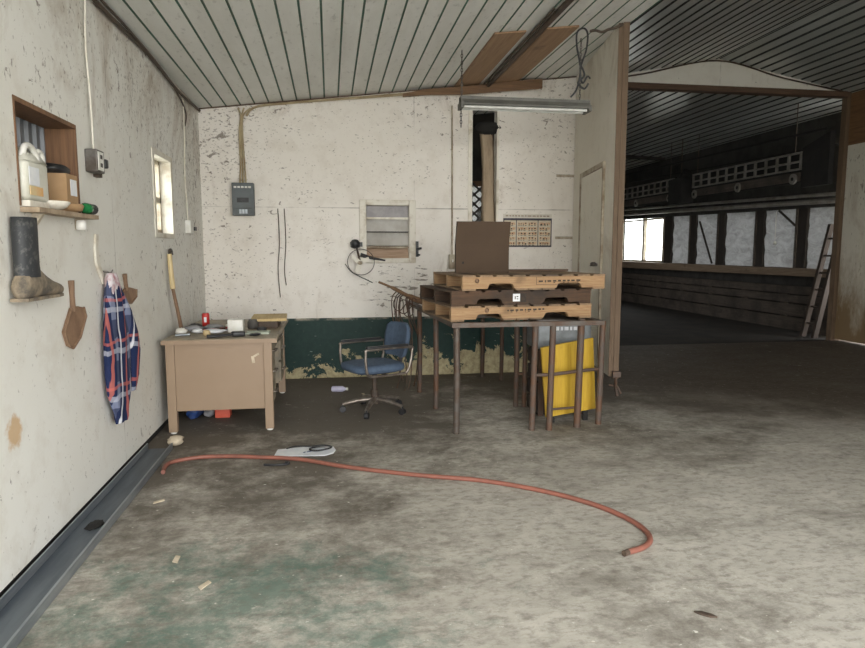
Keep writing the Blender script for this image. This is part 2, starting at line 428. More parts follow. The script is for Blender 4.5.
struct(MB().box(-1.6, 8.6, -1.0, 9.0, -.15, 0).build('floor', m_floor))
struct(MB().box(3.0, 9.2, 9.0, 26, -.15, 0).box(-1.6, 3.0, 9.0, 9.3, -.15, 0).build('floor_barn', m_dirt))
struct(MB().box(-60, 60, -60, -1.0, -.3, -.02).box(-60, -1.62, -1.0, 60, -.3, -.02).box(9.3, 60, -1.0, 60, -.3, -.02).box(-1.62,3.0,9.32,60,-.3,-.02).build('ground', m_ground))

# left wall with window hole (Y 5.31-5.93) and shelf hole (Y 3.10-3.80)
w = MB(); x0, x1 = XL-.15, XL
ZT = 2.87
w.box(x0,x1,-1,3.10,.05,ZT).box(x0,x1,3.10,3.80,.05,1.60).box(x0,x1,3.10,3.80,2.07,ZT).box(x0,x1,3.80,5.31,.05,ZT)
w.box(x0,x1,5.31,5.94,.05,1.505).box(x0,x1,5.31,5.94,2.19,ZT).box(x0,x1,5.94,7.7,.05,ZT).box(x0,x1,7.7,8.7,.05,1.2).box(x0,x1,7.7,8.7,2.4,ZT).box(x0,x1,8.7,9.1,.05,ZT)  # last opening, out of view, is added to light the rear bay
struct(w.build('wall_left', m_wall_left))
struct(MB().box(XL-.15, XL-.012, -1, 7.2, 0, .05).build('trim_1', m_dark))  # dark strip standing in for the shade in the gap under the wall
# corrugated outer cladding behind the shelf hole
c = MB(); ring0, ring1 = [], []
prof = []
yy = 3.0
while yy < 3.95:
    prof += [(yy, 0), (yy+.05, 0), (yy+.06, .016), (yy+.08, .016)]; yy += .09
for k in range(len(prof)-1):
    (a, da), (b, db) = prof[k], prof[k+1]
    c._add([(XL-.165+da,a,1.5),(XL-.165+db,b,1.5),(XL-.165+db,b,2.15),(XL-.165+da,a,2.15)], [(0,1,2,3)])
c.box(XL-.19, XL-.17, 2.95, 3.95, 1.45, 2.2)
struct(c.build('wall_cladding', simple('cladding_steel', (.20,.21,.225), (.14,.15,.16), 4, .5, .2, stretch=(3,3,.5))))
w = MB().box(XL-.148, XL+.004, 3.786, 3.799, 1.602, 2.045).box(XL-.148, XL+.004, 3.101, 3.799, 2.046, 2.068).box(XL-.148,XL+.004,3.101,3.112,1.602,2.045)
struct(w.build('trim_2', wood('reveal_wood', (.23,.12,.06), (.14,.075,.04), 'z')))

# back wall with tall slot (X 1.58-1.872) and louvre window (X .344-.924)
w = MB(); y0, y1 = YB, YB+.1
def bw(xa, xb, za, zb=None):
    poly = [(xa,za),(xb,za),(xb,zb if zb else back_top(xb)),(xa,zb if zb else back_top(xa))]
    w.prism(poly, y0, y1, 'y')
bw(XL-.02, .344, 0); bw(.344,.924,0,1.27); bw(.344,.924,1.945); bw(.924,1.578,0); bw(1.578,1.872,0,1.15); bw(1.578,1.872,2.97); bw(1.872,2.80,0)
struct(w.build('wall_back', m_wall_back))
cb = MB(); cb.box(XL, 2.80, YB-.045, YB+.001, 0, .665)
struct(cb.build('baseboard_back', m_curb, bevel=.008))
# casing beside the tall slot
struct(MB().box(1.535,1.58,YB-.018,YB+.12,1.15,2.99).box(1.86,1.885,YB-.012,YB+.12,1.15,2.99).build('trim_3', m_frame_white))
# dark tidied edge along the wall top
struct(MB().prism([(XL,back_top(XL)-.006),(2.8,back_top(2.8)-.006),(2.8,back_top(2.8)+.008),(XL,back_top(XL)+.008)], YB-.006, YB+.11, 'y').build('trim_4', m_trim_x))

# rear wall of the bay behind, with a window hole (X 1.85-2.45, z 1.65-2.35)
w = MB(); y0, y1 = YH+.0, YH+.1
def rw(xa, xb, za, zb=None):
    w.prism([(xa,za),(xb,za),(xb,zb if zb else roof_z(xb)),(xa,zb if zb else roof_z(xa))], y0, y1, 'y')
rw(XL-.15,1.9,0); rw(1.9,2.25,0,1.65); rw(1.9,2.25,2.30); rw(2.25,3.36,0); rw(3.36,3.5,0,1.40); rw(3.36,3.5,1.95)
struct(w.build('wall_rear', m_barn_wall))
win = MB().box(1.86,1.91,YH-.03,YH+.06,1.6,2.36).box(2.24,2.30,YH-.03,YH+.06,1.6,2.36).box(1.86,2.30,YH-.03,YH+.06,1.6,1.66).box(1.86,2.30,YH-.03,YH+.06,2.29,2.36).build('window_3', m_trim_brown)
struct(win)
MB().box(1.91,2.24,YH+.02,YH+.026,1.66,2.29).build('pane', m_glass, win)
lt = MB()
for k in range(5):
    lt.cbox((2.06,YH-.045,1.72+.13*k),(.42,.012,.028),ry=R(42)); lt.cbox((2.06,YH-.058,1.72+.13*k),(.42,.012,.028),ry=R(-42))
tag(lt.build('lattice_panel', m_lattice), 'dark crossed slat lattice seen through the tall slot in back wall', 'lattice')

# gable header over the barn doorway
hd = MB().prism([(3.30,3.765),(XR-.1,3.765),(XR-.1,roof_z(XR-.1)+.01),(5.61,4.16),(3.30,roof_z(3.30)+.01)], YH, YH+.08, 'y')
struct(hd.build('wall_header', m_header))
struct(MB().box(3.30,XR-.05,YH-.03,YH+.11,3.69,3.77).build('trim_5', m_trim_x))
# wires and stained edge along the gable top
g = MB()
g.tube(smooth_path([(3.4,YH-.04,roof_z(3.4)-.03),(4.4,YH-.04,roof_z(4.4)-.045),(5.55,YH-.04,4.115),(6.6,YH-.04,roof_z(6.6)-.05),(7.6,YH-.04,roof_z(7.6)-.02)],8), .012, 6)
tag(g.build('roof_cable', m_cable), 'dark cable run along the white gable above the barn doorway', 'cable')

# right wall, its bare plywood strip and door jamb
w = MB().box(XR, XR+.1, -1, 9.02, 0.03, 2.98)
struct(w.build('wall_right', m_wall_right))
struct(MB().box(XR-.002, XR+.1, -1, 9.02, 2.98, 3.82).build('wall_right_top', m_ply_top))
struct(MB().box(XR-.06, XR+.0, 9.0, 9.10, 0, 3.77).box(XR-.012,XR+.11,8.99,9.03,0,3.8).build('trim_6', m_postwood))

# hinged wall panel swung out from the right end of the back wall, with a small door in it
PX, PY, PA = 2.45, 5.432, R(80)
p = MB().prism([(0,.285),(1.81,.285),(1.81,3.345),(0,3.31)], -.035, 0, 'y')
po = struct(p.build('wall_partition', m_partition, None, (PX,PY,0), PA))
d = MB().box(.38,1.33,-.001,.012,.34,2.17)
dd = struct(d.build('door_1', m_partition, None, (PX,PY,0), PA))
MB().box(.335,.375,-.001,.022,.34,2.22).box(1.335,1.375,-.001,.022,.34,2.22).box(.376,1.334,-.001,.022,2.175,2.22).build('door_frame', m_sill, dd)
MB().cyl((.50,.01,1.27),(.50,.055,1.27),.012).lathe([(.004,0),(.028,.004),(.03,.03),(.015,.04)],(.50,.05,1.255)).cyl((.50,.05,1.27),(.62,.05,1.26),.008).build('door_handle', m_iron, dd)
struct(MB().box(-.018,.02,-.085,-.036,.265,3.318).build('trim_7', m_postwood, None, (PX,PY,0), PA))
struct(MB().box(-.012,-.001,-.035,.004,.285,3.312).build('trim_8', m_postwood, None, (PX,PY,0), PA))
fb = MB().tube([(-.03,-.06,.32),(-.03,-.06,.22),(.02,-.07,.19),(.02,-.09,.10)],.014,8).cbox((-.03,-.06,.31),(.06,.07,.05)).tube([(.02,-.01,.20),(.02,-.09,.19),(.02,-.12,.12)],.010,8)
tag(fb.build('drop_latch', m_rust, None, (PX,PY,0), PA), 'bent iron latch hanging below the free end of white wall panel', 'latch')
for z in (1.55, 2.25):
    h = thing('strap_hinge', 'upper strap hinge joining the white panel to back wall' if z>2 else 'lower strap hinge joining the white panel to back wall', 'hinge', (2.80,YB,z), 0, 'strap hinges of the wall panel')
    MB().box(-.24,-.01,-.008,-.001,-.015,.015).build('strap', m_sill, h)
    MB().cyl((-.005,-.012,-.03),(-.005,-.012,.03),.011,8).build('hinge_pin', m_cable, h)

# front wall with the wide doorway just behind the camera
FY = -.9
w = MB()
w.box(XL-.15,-1.28,FY-.1,FY,0,2.87).box(4.4,XR+.1,FY-.1,FY,0,3.5)
w.prism([(XL-.15,2.85),(4.4,3.5),(4.4,roof_z(4.4)+.02),(XL-.15,roof_z(XL-.15)+.02)],FY-.1,FY,'y')
w.prism([(4.4,3.5),(XR+.1,3.5),(XR+.1,roof_z(XR+.1)+.02),(5.61,4.17),(4.4,roof_z(4.4)+.02)],FY-.1,FY,'y')
struct(w.build('wall_front', m_wall_right))

# ribbed sheet ceiling: flat pans with recessed joints
def ceiling(name, xa, xb, y0, y1, pan, mats, rib=.026, h=.022, zf=roof_z):
    m = MB(); x = xa
    while x < xb-1e-6:
        x2 = min(x+pan, xb); xr = max(x2-rib, x)
        m._add([(x,y0,zf(x)),(xr,y0,zf(xr)),(xr,y1,zf(xr)),(x,y1,zf(x))],[(0,1,2,3)],False,0)
        a, b = zf(xr), zf(x2)
        m._add([(xr,y0,a),(xr+.004,y0,a+h),(xr+.004,y1,a+h),(xr,y1,a)],[(0,1,2,3)],False,1)
        m._add([(xr+.004,y0,a+h),(x2-.004,y0,b+h),(x2-.004,y1,b+h),(xr+.004,y1,a+h)],[(0,1,2,3)],False,1)
        m._add([(x2-.004,y0,b+h),(x2,y0,b),(x2,y1,b),(x2-.004,y1,b+h)],[(0,1,2,3)],False,1)
        x = x2
    # roof deck above so that no daylight leaks
    m.prism([(xa,zf(xa)+.03),(xb,zf(xb)+.03),(xb,zf(xb)+.10),(xa,zf(xa)+.10)], y0, y1, 'y', 1)
    return struct(m.build(name, mats))
ceiling('ceiling', XL-.141, 2.56, -1.2, 9.1, .1444, [m_ceil_white, m_groove], .016, .010, ceil_z)
q = [(2.56,5.88),(2.80,7.22),(2.83,9.1),(2.56,9.1)]
m = MB()._add([(x,y,ceil_z(x)) for x,y in q],[(0,1,2,3)])
for (a,b) in (((2.565,-.9),(2.565,5.9)),((2.565,5.9),(2.80,7.22)),((2.80,7.22),(2.83,9.0))):
    m._add([(a[0],a[1],ceil_z(a[0])),(b[0],b[1],ceil_z(b[0])),(b[0],b[1],roof_z(b[0])+.02),(a[0],a[1],roof_z(a[0])+.02)],[(0,1,2,3)],False,1)
struct(m.build('ceiling_edge', [m_ceil_white, m_barn_wall]))
ceiling('ceiling_main', 2.56, 5.61, -1.2, 26, .166, [m_ceil_metal, m_groove_dark], .045)
ceiling('ceiling_far', 5.61, 9.0, -1.2, 26, .166, [m_ceil_metal, m_groove_dark], .045)

# windows of the room
fx = MB()
Ya, Yb, Za, Zb = 5.31, 5.94, 1.505, 2.19
for (a,b,c_,d_) in ((Ya+.002,Ya+.05,Za+.002,Zb-.002),(Yb-.06,Yb-.002,Za+.002,Zb-.002),(Ya+.051,Yb-.061,Za+.002,Za+.04),(Ya+.051,Yb-.061,Zb-.045,Zb-.002)): fx.box(XL-.16,XL+.008,a,b,c_,d_)
wn = struct(fx.build('window_1', m_frame_white))
fx = MB()
for (a,b,c_,d_) in ((Ya+.05,Ya+.08,Za+.04,Zb-.045),(Yb-.10,Yb-.06,Za+.04,Zb-.045),(Ya+.05,Yb-.06,Za+.04,Za+.075),(Ya+.05,Yb-.06,Zb-.075,Zb-.045),(Ya+.05,Yb-.06,1.80,1.845)): fx.box(XL-.12,XL-.08,a,b,c_,d_)
fx.build('sash', m_sill, wn)
MB().box(XL-.103,XL-.099,Ya+.07,Yb-.09,Za+.06,Zb-.06).build('pane', m_glass, wn)

# ------------------------------------------------------------------ louvre window in the back wall
fx = MB(); a, b, c_, d_ = .344,.924,1.27,1.945
for (p_, q_, r_, s_) in ((a-.02,a+.055,c_-.004,d_+.01),(b-.055,b+.02,c_-.004,d_+.01),(a+.056,b-.056,c_-.004,c_+.05),(a+.056,b-.056,d_-.05,d_+.01)): fx.box(p_,q_,YB-.03,YB+.1,r_,s_)
lw = struct(fx.build('window_2', m_frame_white, bevel=.006))
for k, (zc, tilt, mt) in enumerate(((1.835,6,m_louvre_grey),(1.69,10,m_louvre),(1.53,22,m_louvre),(1.365,35,m_louvre_bot))):
    MB().cbox((.634,YB+.05,zc),(.47,.008,.155),rx=R(-tilt)).build('louvre_blade', mt, lw)
MB().box(.402,.866,YB-.005,YB+.025,1.745,1.768).build('crossbar', m_frame_white, lw)
MB().box(.402,.866,YB+.0,YB+.03,1.43,1.45).build('crossbar', m_sill, lw)
MB().box(.402,.866,YB+.0,YB+.03,1.605,1.613).build('crossbar', m_lattice, lw)
t = MB().cbox((.955,YB-.03,1.42),(.03,.04,.17)).cyl((.955,YB-.05,1.42),(1.0,YB-.07,1.43),.012).cyl((.955,YB-.05,1.36),(.985,YB-.06,1.355),.01)
t.build('window_crank', m_black, lw)

# ------------------------------------------------------------------ fan wreck on the back wall
f = thing('wall_fan', 'broken wall fan with bent wire ring and black motor by the louvre window', 'fan', (.30,YB,1.30))
MB().tube([(.03+.145*math.cos(a_), -.11+.02*math.sin(a_), -.02+.14*math.sin(a_)) for a_ in [2*math.pi*k/28 for k in range(28)]], .0042, 6, True).build('guard_ring', m_iron, f)
MB().lathe([(.012,-.045),(.05,-.03),(.055,.02),(.03,.05),(.01,.055)],(-.03,-.075,.17)).cbox((.02,-.05,.17),(.06,.06,.05)).build('motor', m_black, f)
MB().cyl((-.02,-.075,.17),(.02,-.1,-.02),.011,10).cyl((.0,-.02,.17),(.0,-.075,.17),.012,10).build('stem', m_cable, f)
MB().tube([(.03,-.06,.06),(.12,-.05,.03),(.30,-.05,-.005)],[.022,.017,.008],8).build('bracket', m_black, f)
MB().lathe([(.01,-.02),(.028,-.01),(.028,.015),(.01,.02)],(.02,-.11,-.03)).build('hub', m_sill, f)
for a_ in (25,140,250): MB().cbox((.02+.06*math.cos(R(a_)),-.11,-.03+.06*math.sin(R(a_))),(.10,.006,.05),ry=-R(a_)).build('blade', m_frame_white, f)
MB().tube(smooth_path([(-.14,-.1,-.04),(-.07,-.1,-.13),(.06,-.05,-.20),(.16,-.02,-.25)],6),.005,6).build('loose_wire', m_black, f)

# ------------------------------------------------------------------ breaker panel, conduits, wires, poster
bp = thing('breaker_panel', 'grey electrical breaker panel on the white back wall', 'electrical panel', (-.893,YB,1.77))
MB().box(-.112,.112,-.09,0,0,.34).build('enclosure', m_panel_grey, bp, bevel=.006)
MB().box(-.095,.095,-.10,-.09,.075,.275).build('cover', m_panel_grey, bp, bevel=.003)
for k in range(5): MB().box(-.088+.037*k,-.062+.037*k,-.104,-.088,.285,.303).build('breaker', m_white, bp)
MB().box(-.06,.06,-.103,-.099,.135,.185).build('name_plate', m_black, bp)
for k in range(3): MB().box(-.04+.03*k,-.018+.03*k,-.094,-.088,.02,.065).build('knockout', m_gal, bp)
cd = MB()
for k, dx in enumerate((-.03,0,.032)):
    cd.tube(smooth_path([(-.893+dx,YB-.05,2.11),(-.893+dx*.7,YB-.03,2.3),(-.90+dx*.5,YB-.028,2.62),(-.885+dx*.4,YB-.026,2.80),(-.86+dx*2,YB-.03,back_top(-.86)-.035)],6),.0085,8)
tag(cd.build('feeder_cables', m_conduit), 'tan cables rising from grey breaker panel to the wall top', 'cable')
cd = MB()
cd.tube(smooth_path([(-.84,YB-.03,2.80),(-.74,YB-.03,2.895),(-.4,YB-.035,2.945),(.4,YB-.035,3.035),(1.3,YB-.035,3.14),(2.2,YB-.035,3.25)],8),.012,8)
cd.tube([(-.2,YB-.06,2.965),(.6,YB-.06,3.045),(1.7,YB-.06,3.17)],.011,8)
tag(cd.build('conduit_run', m_conduit), 'long tan conduit run along the top of the white back wall', 'conduit')
pl = MB()
ring = lambda x, z, h: [(x,YB-.10,z-h),(x,YB-.05,z-h*.8),(x,YB-.045,z+h*.9),(x,YB-.10,z+h)]
pl.loft([ring(.80,3.055,.015),ring(1.05,3.095,.03),(ring(1.5,3.13,.045)),ring(1.9,3.18,.05),ring(2.3,3.225,.055),ring(2.345,3.23,.05)],smooth=False)
tag(pl.build('bark_plank', m_branch), 'rough brown plank lying along the top of the white back wall', 'plank')
for i, (x, z0, lab) in enumerate(((-.545,.90,'longer of two thin wires hanging down the back wall'),(-.478,1.03,'shorter of two thin wires hanging down the back wall'))):
    o = MB().tube(smooth_path([(x,YB-.015,1.85),(x+.01,YB-.02,1.5),(x-.012,YB-.02,1.2),(x+.004,YB-.02,z0)],6),.0045,6).build('hanging_wire', m_cable)
    tag(o, lab, 'wire', 'wires hanging on the back wall')
sw = thing('wall_switch', 'small grey switch box under thin conduit behind the brown cardboard', 'switch', (1.352,YB,1.20))
MB().box(-.035,.035,-.06,0,0,.16).build('switch_box', m_sill, sw, bevel=.004)
MB().tube([(0,-.02,.16),(.0,-.02,1.0),(-.004,-.02,1.78)],.009,8).build('conduit', m_sill, sw)
MB().cbox((0,-.066,.09),(.014,.02,.03)).build('toggle', m_white, sw)

ps = thing('wall_poster', 'printed chart poster with rows of small pictures on back wall', 'poster', (1.943,YB,1.444))
W_, H_ = .572, .362
MB().box(0,W_,-.008,0,0,.325).build('sheet', simple('poster_sheet',(.62,.55,.42),(.55,.47,.35),12,.6), ps)
MB().box(0,W_,-.010,-.007,0,.018).box(0,W_,-.010,-.007,.30,.325).box(0,.012,-.010,-.007,0,.325).box(W_-.012,W_,-.010,-.007,0,.325).box(.15,.158,-.010,-.007,0,.31).box(.405,.413,-.010,-.007,0,.31).build('border', simple('poster_border',(.06,.055,.075),(.04,.035,.05),12,.6), ps)
pr_ = MB(); tx = MB()
for r_ in range(5):
    z = .262-.055*r_
    for (xa,xb) in ((.02,.14),(.17,.28),(.29,.395),(.425,.55)):
        tx.box(xa,xb,-.0095,-.0075,z-.012,z+.016,1)
        q = xa+.008
        while q < xb-.02:
            wd = random.uniform(.012,.03); tx.box(q,min(q+wd,xb-.004),-.0105,-.0075,z-.022,z-.016); tx.cbox((q+wd/2,-.0100,z+random.uniform(-.006,.008)),(wd*.7,.002,.014)); q += wd+.012
tx.build('printed_pattern', [m_ink, simple('poster_print',(.52,.30,.17),(.66,.52,.36),30,.6)], ps)
tl = MB(); q = .03
while q < .54:
    wd = random.uniform(.02,.05); tl.box(q,q+wd,-.004,0,.345,.356); q += wd+.012
MB().box(.0,W_,-.003,0,.33,.372).build('title_strip', simple('title_paper',(.66,.62,.54),(.6,.55,.47),9,.7), ps)
tl.build('title_marks', simple('title_ink',(.22,.15,.10),(.3,.22,.15),30,.7), ps)

# insulation sheet hanging in the tall slot
it = MB(); rings = []
for z, cx, wd in ((1.15,1.79,.16),(1.7,1.785,.165),(2.0,1.775,.15),(2.3,1.775,.14),(2.55,1.765,.15),(2.72,1.75,.16),(2.78,1.745,.13)):
    rings.append([(cx-wd/2,YB+.05,z),(cx-wd/4,YB+.015,z),(cx,YB+.035,z),(cx+wd/4,YB+.012,z),(cx+wd/2,YB+.05,z),(cx,YB+.075,z)])
tag(it.loft(rings).build('insulation_strip', m_insul), 'curved tan strip of old insulation standing in the tall wall slot', 'insulation')
tag(MB().blob((1.76,YB+.03,2.76),(.30,.12,.15),4,.15).build('rag_bundle', m_dark), 'dark rag bundle at the top of the tan strip in wall slot', 'rag')

# ------------------------------------------------------------------ light fixture, chains, cable loop, ceiling boards
lf = thing('light_fixture', 'long grey fluorescent fixture hanging on chains before the back wall', 'ceiling light', (1.15,5.78,2.645))
MB().box(0,1.18,-.05,.05,.045,.10).prism([(-.08,.022),(.08,.022),(.08,.035),(.051,.075),(-.051,.075),(-.08,.035)],0,1.18,'x').build('housing', m_fixture, lf)
for s in (-1,1): MB().cyl((.03,.045*s,.010),(1.15,.045*s,.010),.013,10).build('tube', m_tube, lf)
for x in (-.005,1.16): MB().box(x,x+.025,-.083,.083,-.002,.05).build('end_cap', m_fixture, lf)
def chain(x, ztop, zbot):
    m = MB(); z = zbot; k = 0
    while z < ztop:
        m.tube([(x+(.008*math.cos(a_) if k%2 else 0), (0 if k%2 else .008*math.cos(a_)), z+.016+.018*math.sin(a_)) for a_ in [2*math.pi*j/8 for j in range(8)]], .0035, 5, True)
        z += .03; k += 1
    return m
chain(.015, ceil_z(1.165)-2.645-.03, .10).build('chain', m_iron, lf)
chain(1.10, ceil_z(2.25)-2.645-.03, .10).build('chain', m_iron, lf)
chain(.01, .03, -.16).build('pull_chain', m_black, lf)
cl = MB()
def cp(*P): return smooth_path([(x*(.965-.05*(z-2.7)), 5.88*(.965-.05*(z-2.7)), 1.41+(z-1.41)*(.965-.05*(z-2.7))) for x,z in P], 6)
cl.tube(cp((2.20,2.80),(2.26,2.88),(2.29,3.05),(2.25,3.25),(2.25,3.37),(2.31,3.41),(2.35,3.36),(2.34,3.22),(2.29,3.06),(2.31,2.93),(2.36,2.99),(2.385,2.97)),.008,6)
cl.tube(cp((2.28,3.1),(2.33,3.0),(2.27,2.93),(2.33,2.88),(2.37,2.93)),.009,6)
tag(cl.build('cable_loop', m_black), 'black looped cable knotted above right end of the long light fixture', 'cable')
def slope_board(x0, x1, y0, y1, th):
    return MB().prism([(x0,ceil_z(x0)-.003-th),(x1,ceil_z(x1)-.003-th),(x1,ceil_z(x1)-.003),(x0,ceil_z(x0)-.003)], y0, y1, 'y')
tag(slope_board(1.365,1.635,5.42,7.2,.014).build('ceiling_plywood', m_plyw), 'narrower brown plywood patch on ceiling, left of the dark pipe', 'board', 'plywood patches on the ceiling')
tag(slope_board(1.80,2.08,5.39,7.2,.014).build('ceiling_plywood', m_plyw), 'wider brown plywood patch on ceiling, right of the dark pipe', 'board', 'plywood patches on the ceiling')
pp = MB()
pp.cyl((1.735,.4,ceil_z(1.735)-.035),(1.735,7.2,ceil_z(1.735)-.035),.024,12).cyl((1.69,4.9,ceil_z(1.69)-.022),(1.69,7.2,ceil_z(1.69)-.022),.010,8)
tag(pp.build('ceiling_pipe', m_cable), 'dark pipe running along the white ceiling between the plywood patches', 'pipe')
cc = MB()
cc.tube(smooth_path([(2.47,5.40,3.30),(2.42,5.42,3.275),(2.36,5.44,3.262),(2.31,5.46,3.245),(2.25,5.46,3.255),(2.20,5.44,3.24)],6),.012,6)
tag(cc.build('slack_cable', m_cable), 'slack dark cable strung from partition post to the looped cable', 'cable')
cc = MB()
cc.tube(smooth_path([(XL+.02,3.2,2.84),(XL+.025,4.3,2.825),(XL+.02,5.3,2.85),(XL+.03,6.2,2.80),(XL+.02,7.2,2.84)],8),.013,6)
cc.tube(smooth_path([(XL+.035,3.2,2.85),(XL+.04,4.8,2.85),(XL+.02,5.9,2.83),(XL+.02,6.5,2.7),(XL+.02,6.46,2.55)],8),.008,6)
tag(cc.build('eave_cable', m_cable), 'brown cables stapled along the top of the left wall', 'cable')

# ------------------------------------------------------------------ left wall: channel, shelf and its things
ch = thing('door_track', 'grey galvanised steel channel lying on floor along the left wall', 'channel', (0,-.5,0))
MB().box(XL+.02,XL+.192,0,5.24,.001,.008).build('web', m_gal_dark, ch)
MB().box(XL+.02,XL+.028,0,5.24,.001,.05).build('flange', m_gal, ch)
MB().box(XL+.184,XL+.195,0,5.24,.001,.045).build('flange', m_gal, ch)
tag(MB().blob((-1.215,3.42,.010),(.07,.13,.02),3,.3).build('debris_clump', m_dark), 'dark debris lying in the grey floor channel', 'debris')

sb = thing('wall_shelf', 'rough wooden shelf board under the opening in left wall', 'shelf', (XL,3.47,1.598))
MB().cbox((.040,.0,-.012),(.078,.74,.022)).build('shelf_board', m_insul, sb)
for y in (-.25,.25): MB().prism([(.001,-.08),(.012,-.08),(.05,-.024),(.001,-.024)],y-.012,y+.012,'y').build('bracket', m_sill, sb)
SZ = 1.60
jg = thing('plastic_jug', 'cloudy white plastic jug with orange label on wall shelf', 'jug', (-1.372,3.245,SZ+.03))
jg.scale = (1,1.22,.88)
MB().rbox(-.075,.075,-.095,.095,0,.20,.03).loft([[(x*s,y*s2,z) for x,y in ((-.07,-.09),(.07,-.09),(.07,.09),(-.07,.09))] for s,s2,z in ((1,1,.195),(.75,.85,.235),(.3,.4,.26),(.28,.3,.27))],smooth=True).build('body', simple('jug_plastic',(.66,.65,.57),(.52,.51,.43),5,.35), jg)
MB().tube(smooth_path([(.04,-.07,.20),(.05,-.06,.265),(.05,-.01,.275),(.05,.03,.235),(.05,.04,.19)],5),.014,10).build('handle', m_white, jg)
MB().tube(smooth_path([(.04,.03,.20),(.05,.045,.26),(.05,.08,.25),(.05,.092,.19)],5),.012,10).build('spout_hose', m_white, jg)
MB().box(.0745,.078,-.085,-.005,.075,.165).build('label', m_paper, jg)
MB().box(.0745,.078,-.085,.02,.025,.07).build('orange_stripe', simple('orange_label',(.70,.38,.14),(.70,.55,.30),9,.5), jg)
tag(MB().cbox((-1.375,3.23,SZ+.0145),(.16,.20,.027)).build('folded_paper', m_frame_white), 'folded grey paper under the white jug on wall shelf', 'paper')
cbx = thing('cardboard_box', 'small brown cardboard carton with white sticker on wall shelf', 'box', (-1.37,3.585,SZ+.047))
MB().box(-.09,.09,-.075,.065,0,.14).build('carton', m_card, cbx)
MB().box(.0895,.092,-.03,.05,.035,.115).build('sticker', m_paper, cbx)
MB().cbox((-.02,-.076,.06),(.05,.004,.05)).build('torn_hole', m_dark, cbx)
tag(MB().loft([[(-1.315+.075*s*math.cos(a_),3.42+.085*s*math.sin(a_),SZ+.012+z) for a_ in [2*math.pi*k/24 for k in range(24)]] for s,z in ((.5,-.008),(.8,.004),(1,.025),(.97,.03))]).build('paper_plate', m_frame_white), 'cream paper plate jutting out beside the carton on wall shelf', 'plate')
tag(MB().lathe([(.04,0),(.075,.008),(.085,.035),(.075,.044)],(-1.335,3.63,SZ+.001),20).build('clay_saucer', m_card), 'brown saucer under the carton on wall shelf', 'saucer')
tag(MB().blob((-1.37,3.60,SZ+.21),(.15,.26,.06),11,.2).build('black_bag', m_black), 'crumpled black bag on top of the brown carton', 'bag')
tag(MB().rbox(-1.465,-1.41,3.40,3.47,SZ+.001,SZ+.26,.02).build('blue_can', m_bluebag), 'blue can between white jug and black bag on wall shelf', 'can')
gb = thing('green_bottle', 'green bottle with dark cap lying on far end of wall shelf', 'bottle', (-1.283,3.735,SZ+.030))
MB().tube([(0,0,.0),(0,.015,0),(0,.06,0),(0,.07,0)],[.022,.03,.03,.026],14).build('body', m_green, gb)
MB().tube([(0,.068,0),(.005,.12,0)],.028,14).build('cap', m_black, gb)
tag(MB().lathe([(.016,0),(.025,.005),(.023,.045),(.016,.05)],(-1.29,3.70,1.515)).build('white_cup', m_white), 'small white cup hung under the green bottle', 'cup')

# rubber boot hung on the wall, toe to the right
bt = thing('rubber_boot', 'tall dark rubber boot with muddy foot hung on left wall', 'boot', (XL+.050,3.015,1.195))
bt.scale = (.9,.88,1)
def ell(cx, cy, cz, rx, ry, n=18): return [(cx+rx*math.cos(2*math.pi*k/n), cy+ry*math.sin(2*math.pi*k/n), cz) for k in range(n)]
MB().loft([ell(0,.0,.10,.048,.092),ell(0,-.005,.15,.046,.086),ell(0,-.005,.22,.048,.082),ell(0,-.003,.30,.049,.081),ell(0,-.003,.352,.049,.078),ell(0,-.003,.350,.042,.070),ell(0,-.003,.20,.038,.06)],True,True).build('shaft', m_rubber, bt)
def vell(cy, cz, rx, rz, n=18): return [(rx*math.cos(2*math.pi*k/n), cy, cz+rz*math.sin(2*math.pi*k/n)) for k in range(n)]
MB().loft([vell(-.104,.055,.02,.03),vell(-.098,.058,.036,.046),vell(-.06,.068,.043,.066),vell(.0,.080,.046,.078),vell(.07,.074,.048,.070),vell(.14,.055,.05,.052),vell(.22,.042,.05,.038),vell(.30,.034,.045,.030),vell(.345,.028,.022,.018)]).build('foot', m_boot_mud, bt)
MB().prism([(-.04,-.105),(.04,-.105),(.045,.0),(.042,.10),(.049,.22),(.035,.32),(.0,.35),(-.035,.32),(-.049,.22),(-.042,.10),(-.045,.0)],0,.014,'z').build('sole', m_boot_mud, bt)
MB().cyl((-.055,.0,.335),(.0,.0,.345),.006,8).build('peg', m_iron, bt)

# two trowels / scoops
def scoop(label, y, z, top, bot, poly):
    t = thing('feed_scoop', label, 'scoop', (XL+.012,y,z), 0, 'feed scoops hung on the left wall')
    MB().tube([(0,top[0],top[1]),(0,(top[0]+bot[0])/2,(top[1]+bot[1])/2),(0,bot[0],bot[1])],[.016,.013,.014],10).build('handle', m_toolwood, t)
    MB().prism(poly,-.008,.004,'x').build('blade', m_scoop, t)
    L = len(poly); m = MB()
    for k in range(L):
        if poly[k][1] > -.02 and poly[(k+1)%L][1] > -.02: continue
        a_, b_ = poly[k], poly[(k+1)%L]
        m.tube([(.006,a_[0],a_[1]),(.006,b_[0],b_[1])],.007,6)
    m.build('lip', m_toolwood, t)
    return t
scoop('larger brown scoop hung between the boot and plaid shirt', 3.585, 1.105, (-.002,.15), (.0,-.01), [(-.03,.01),(.06,.012),(.13,.0),(.155,-.05),(.06,-.15),(-.045,-.195),(-.10,-.175),(-.14,-.10),(-.06,-.02)])
scoop('smaller brown scoop hung beside the top of plaid shirt', 4.50, 1.155, (-.035,.10), (-.01,-.005), [(-.05,.005),(.05,.01),(.19,-.01),(.18,-.06),(.06,-.095),(-.08,-.085),(-.16,-.06),(-.12,-.02)])

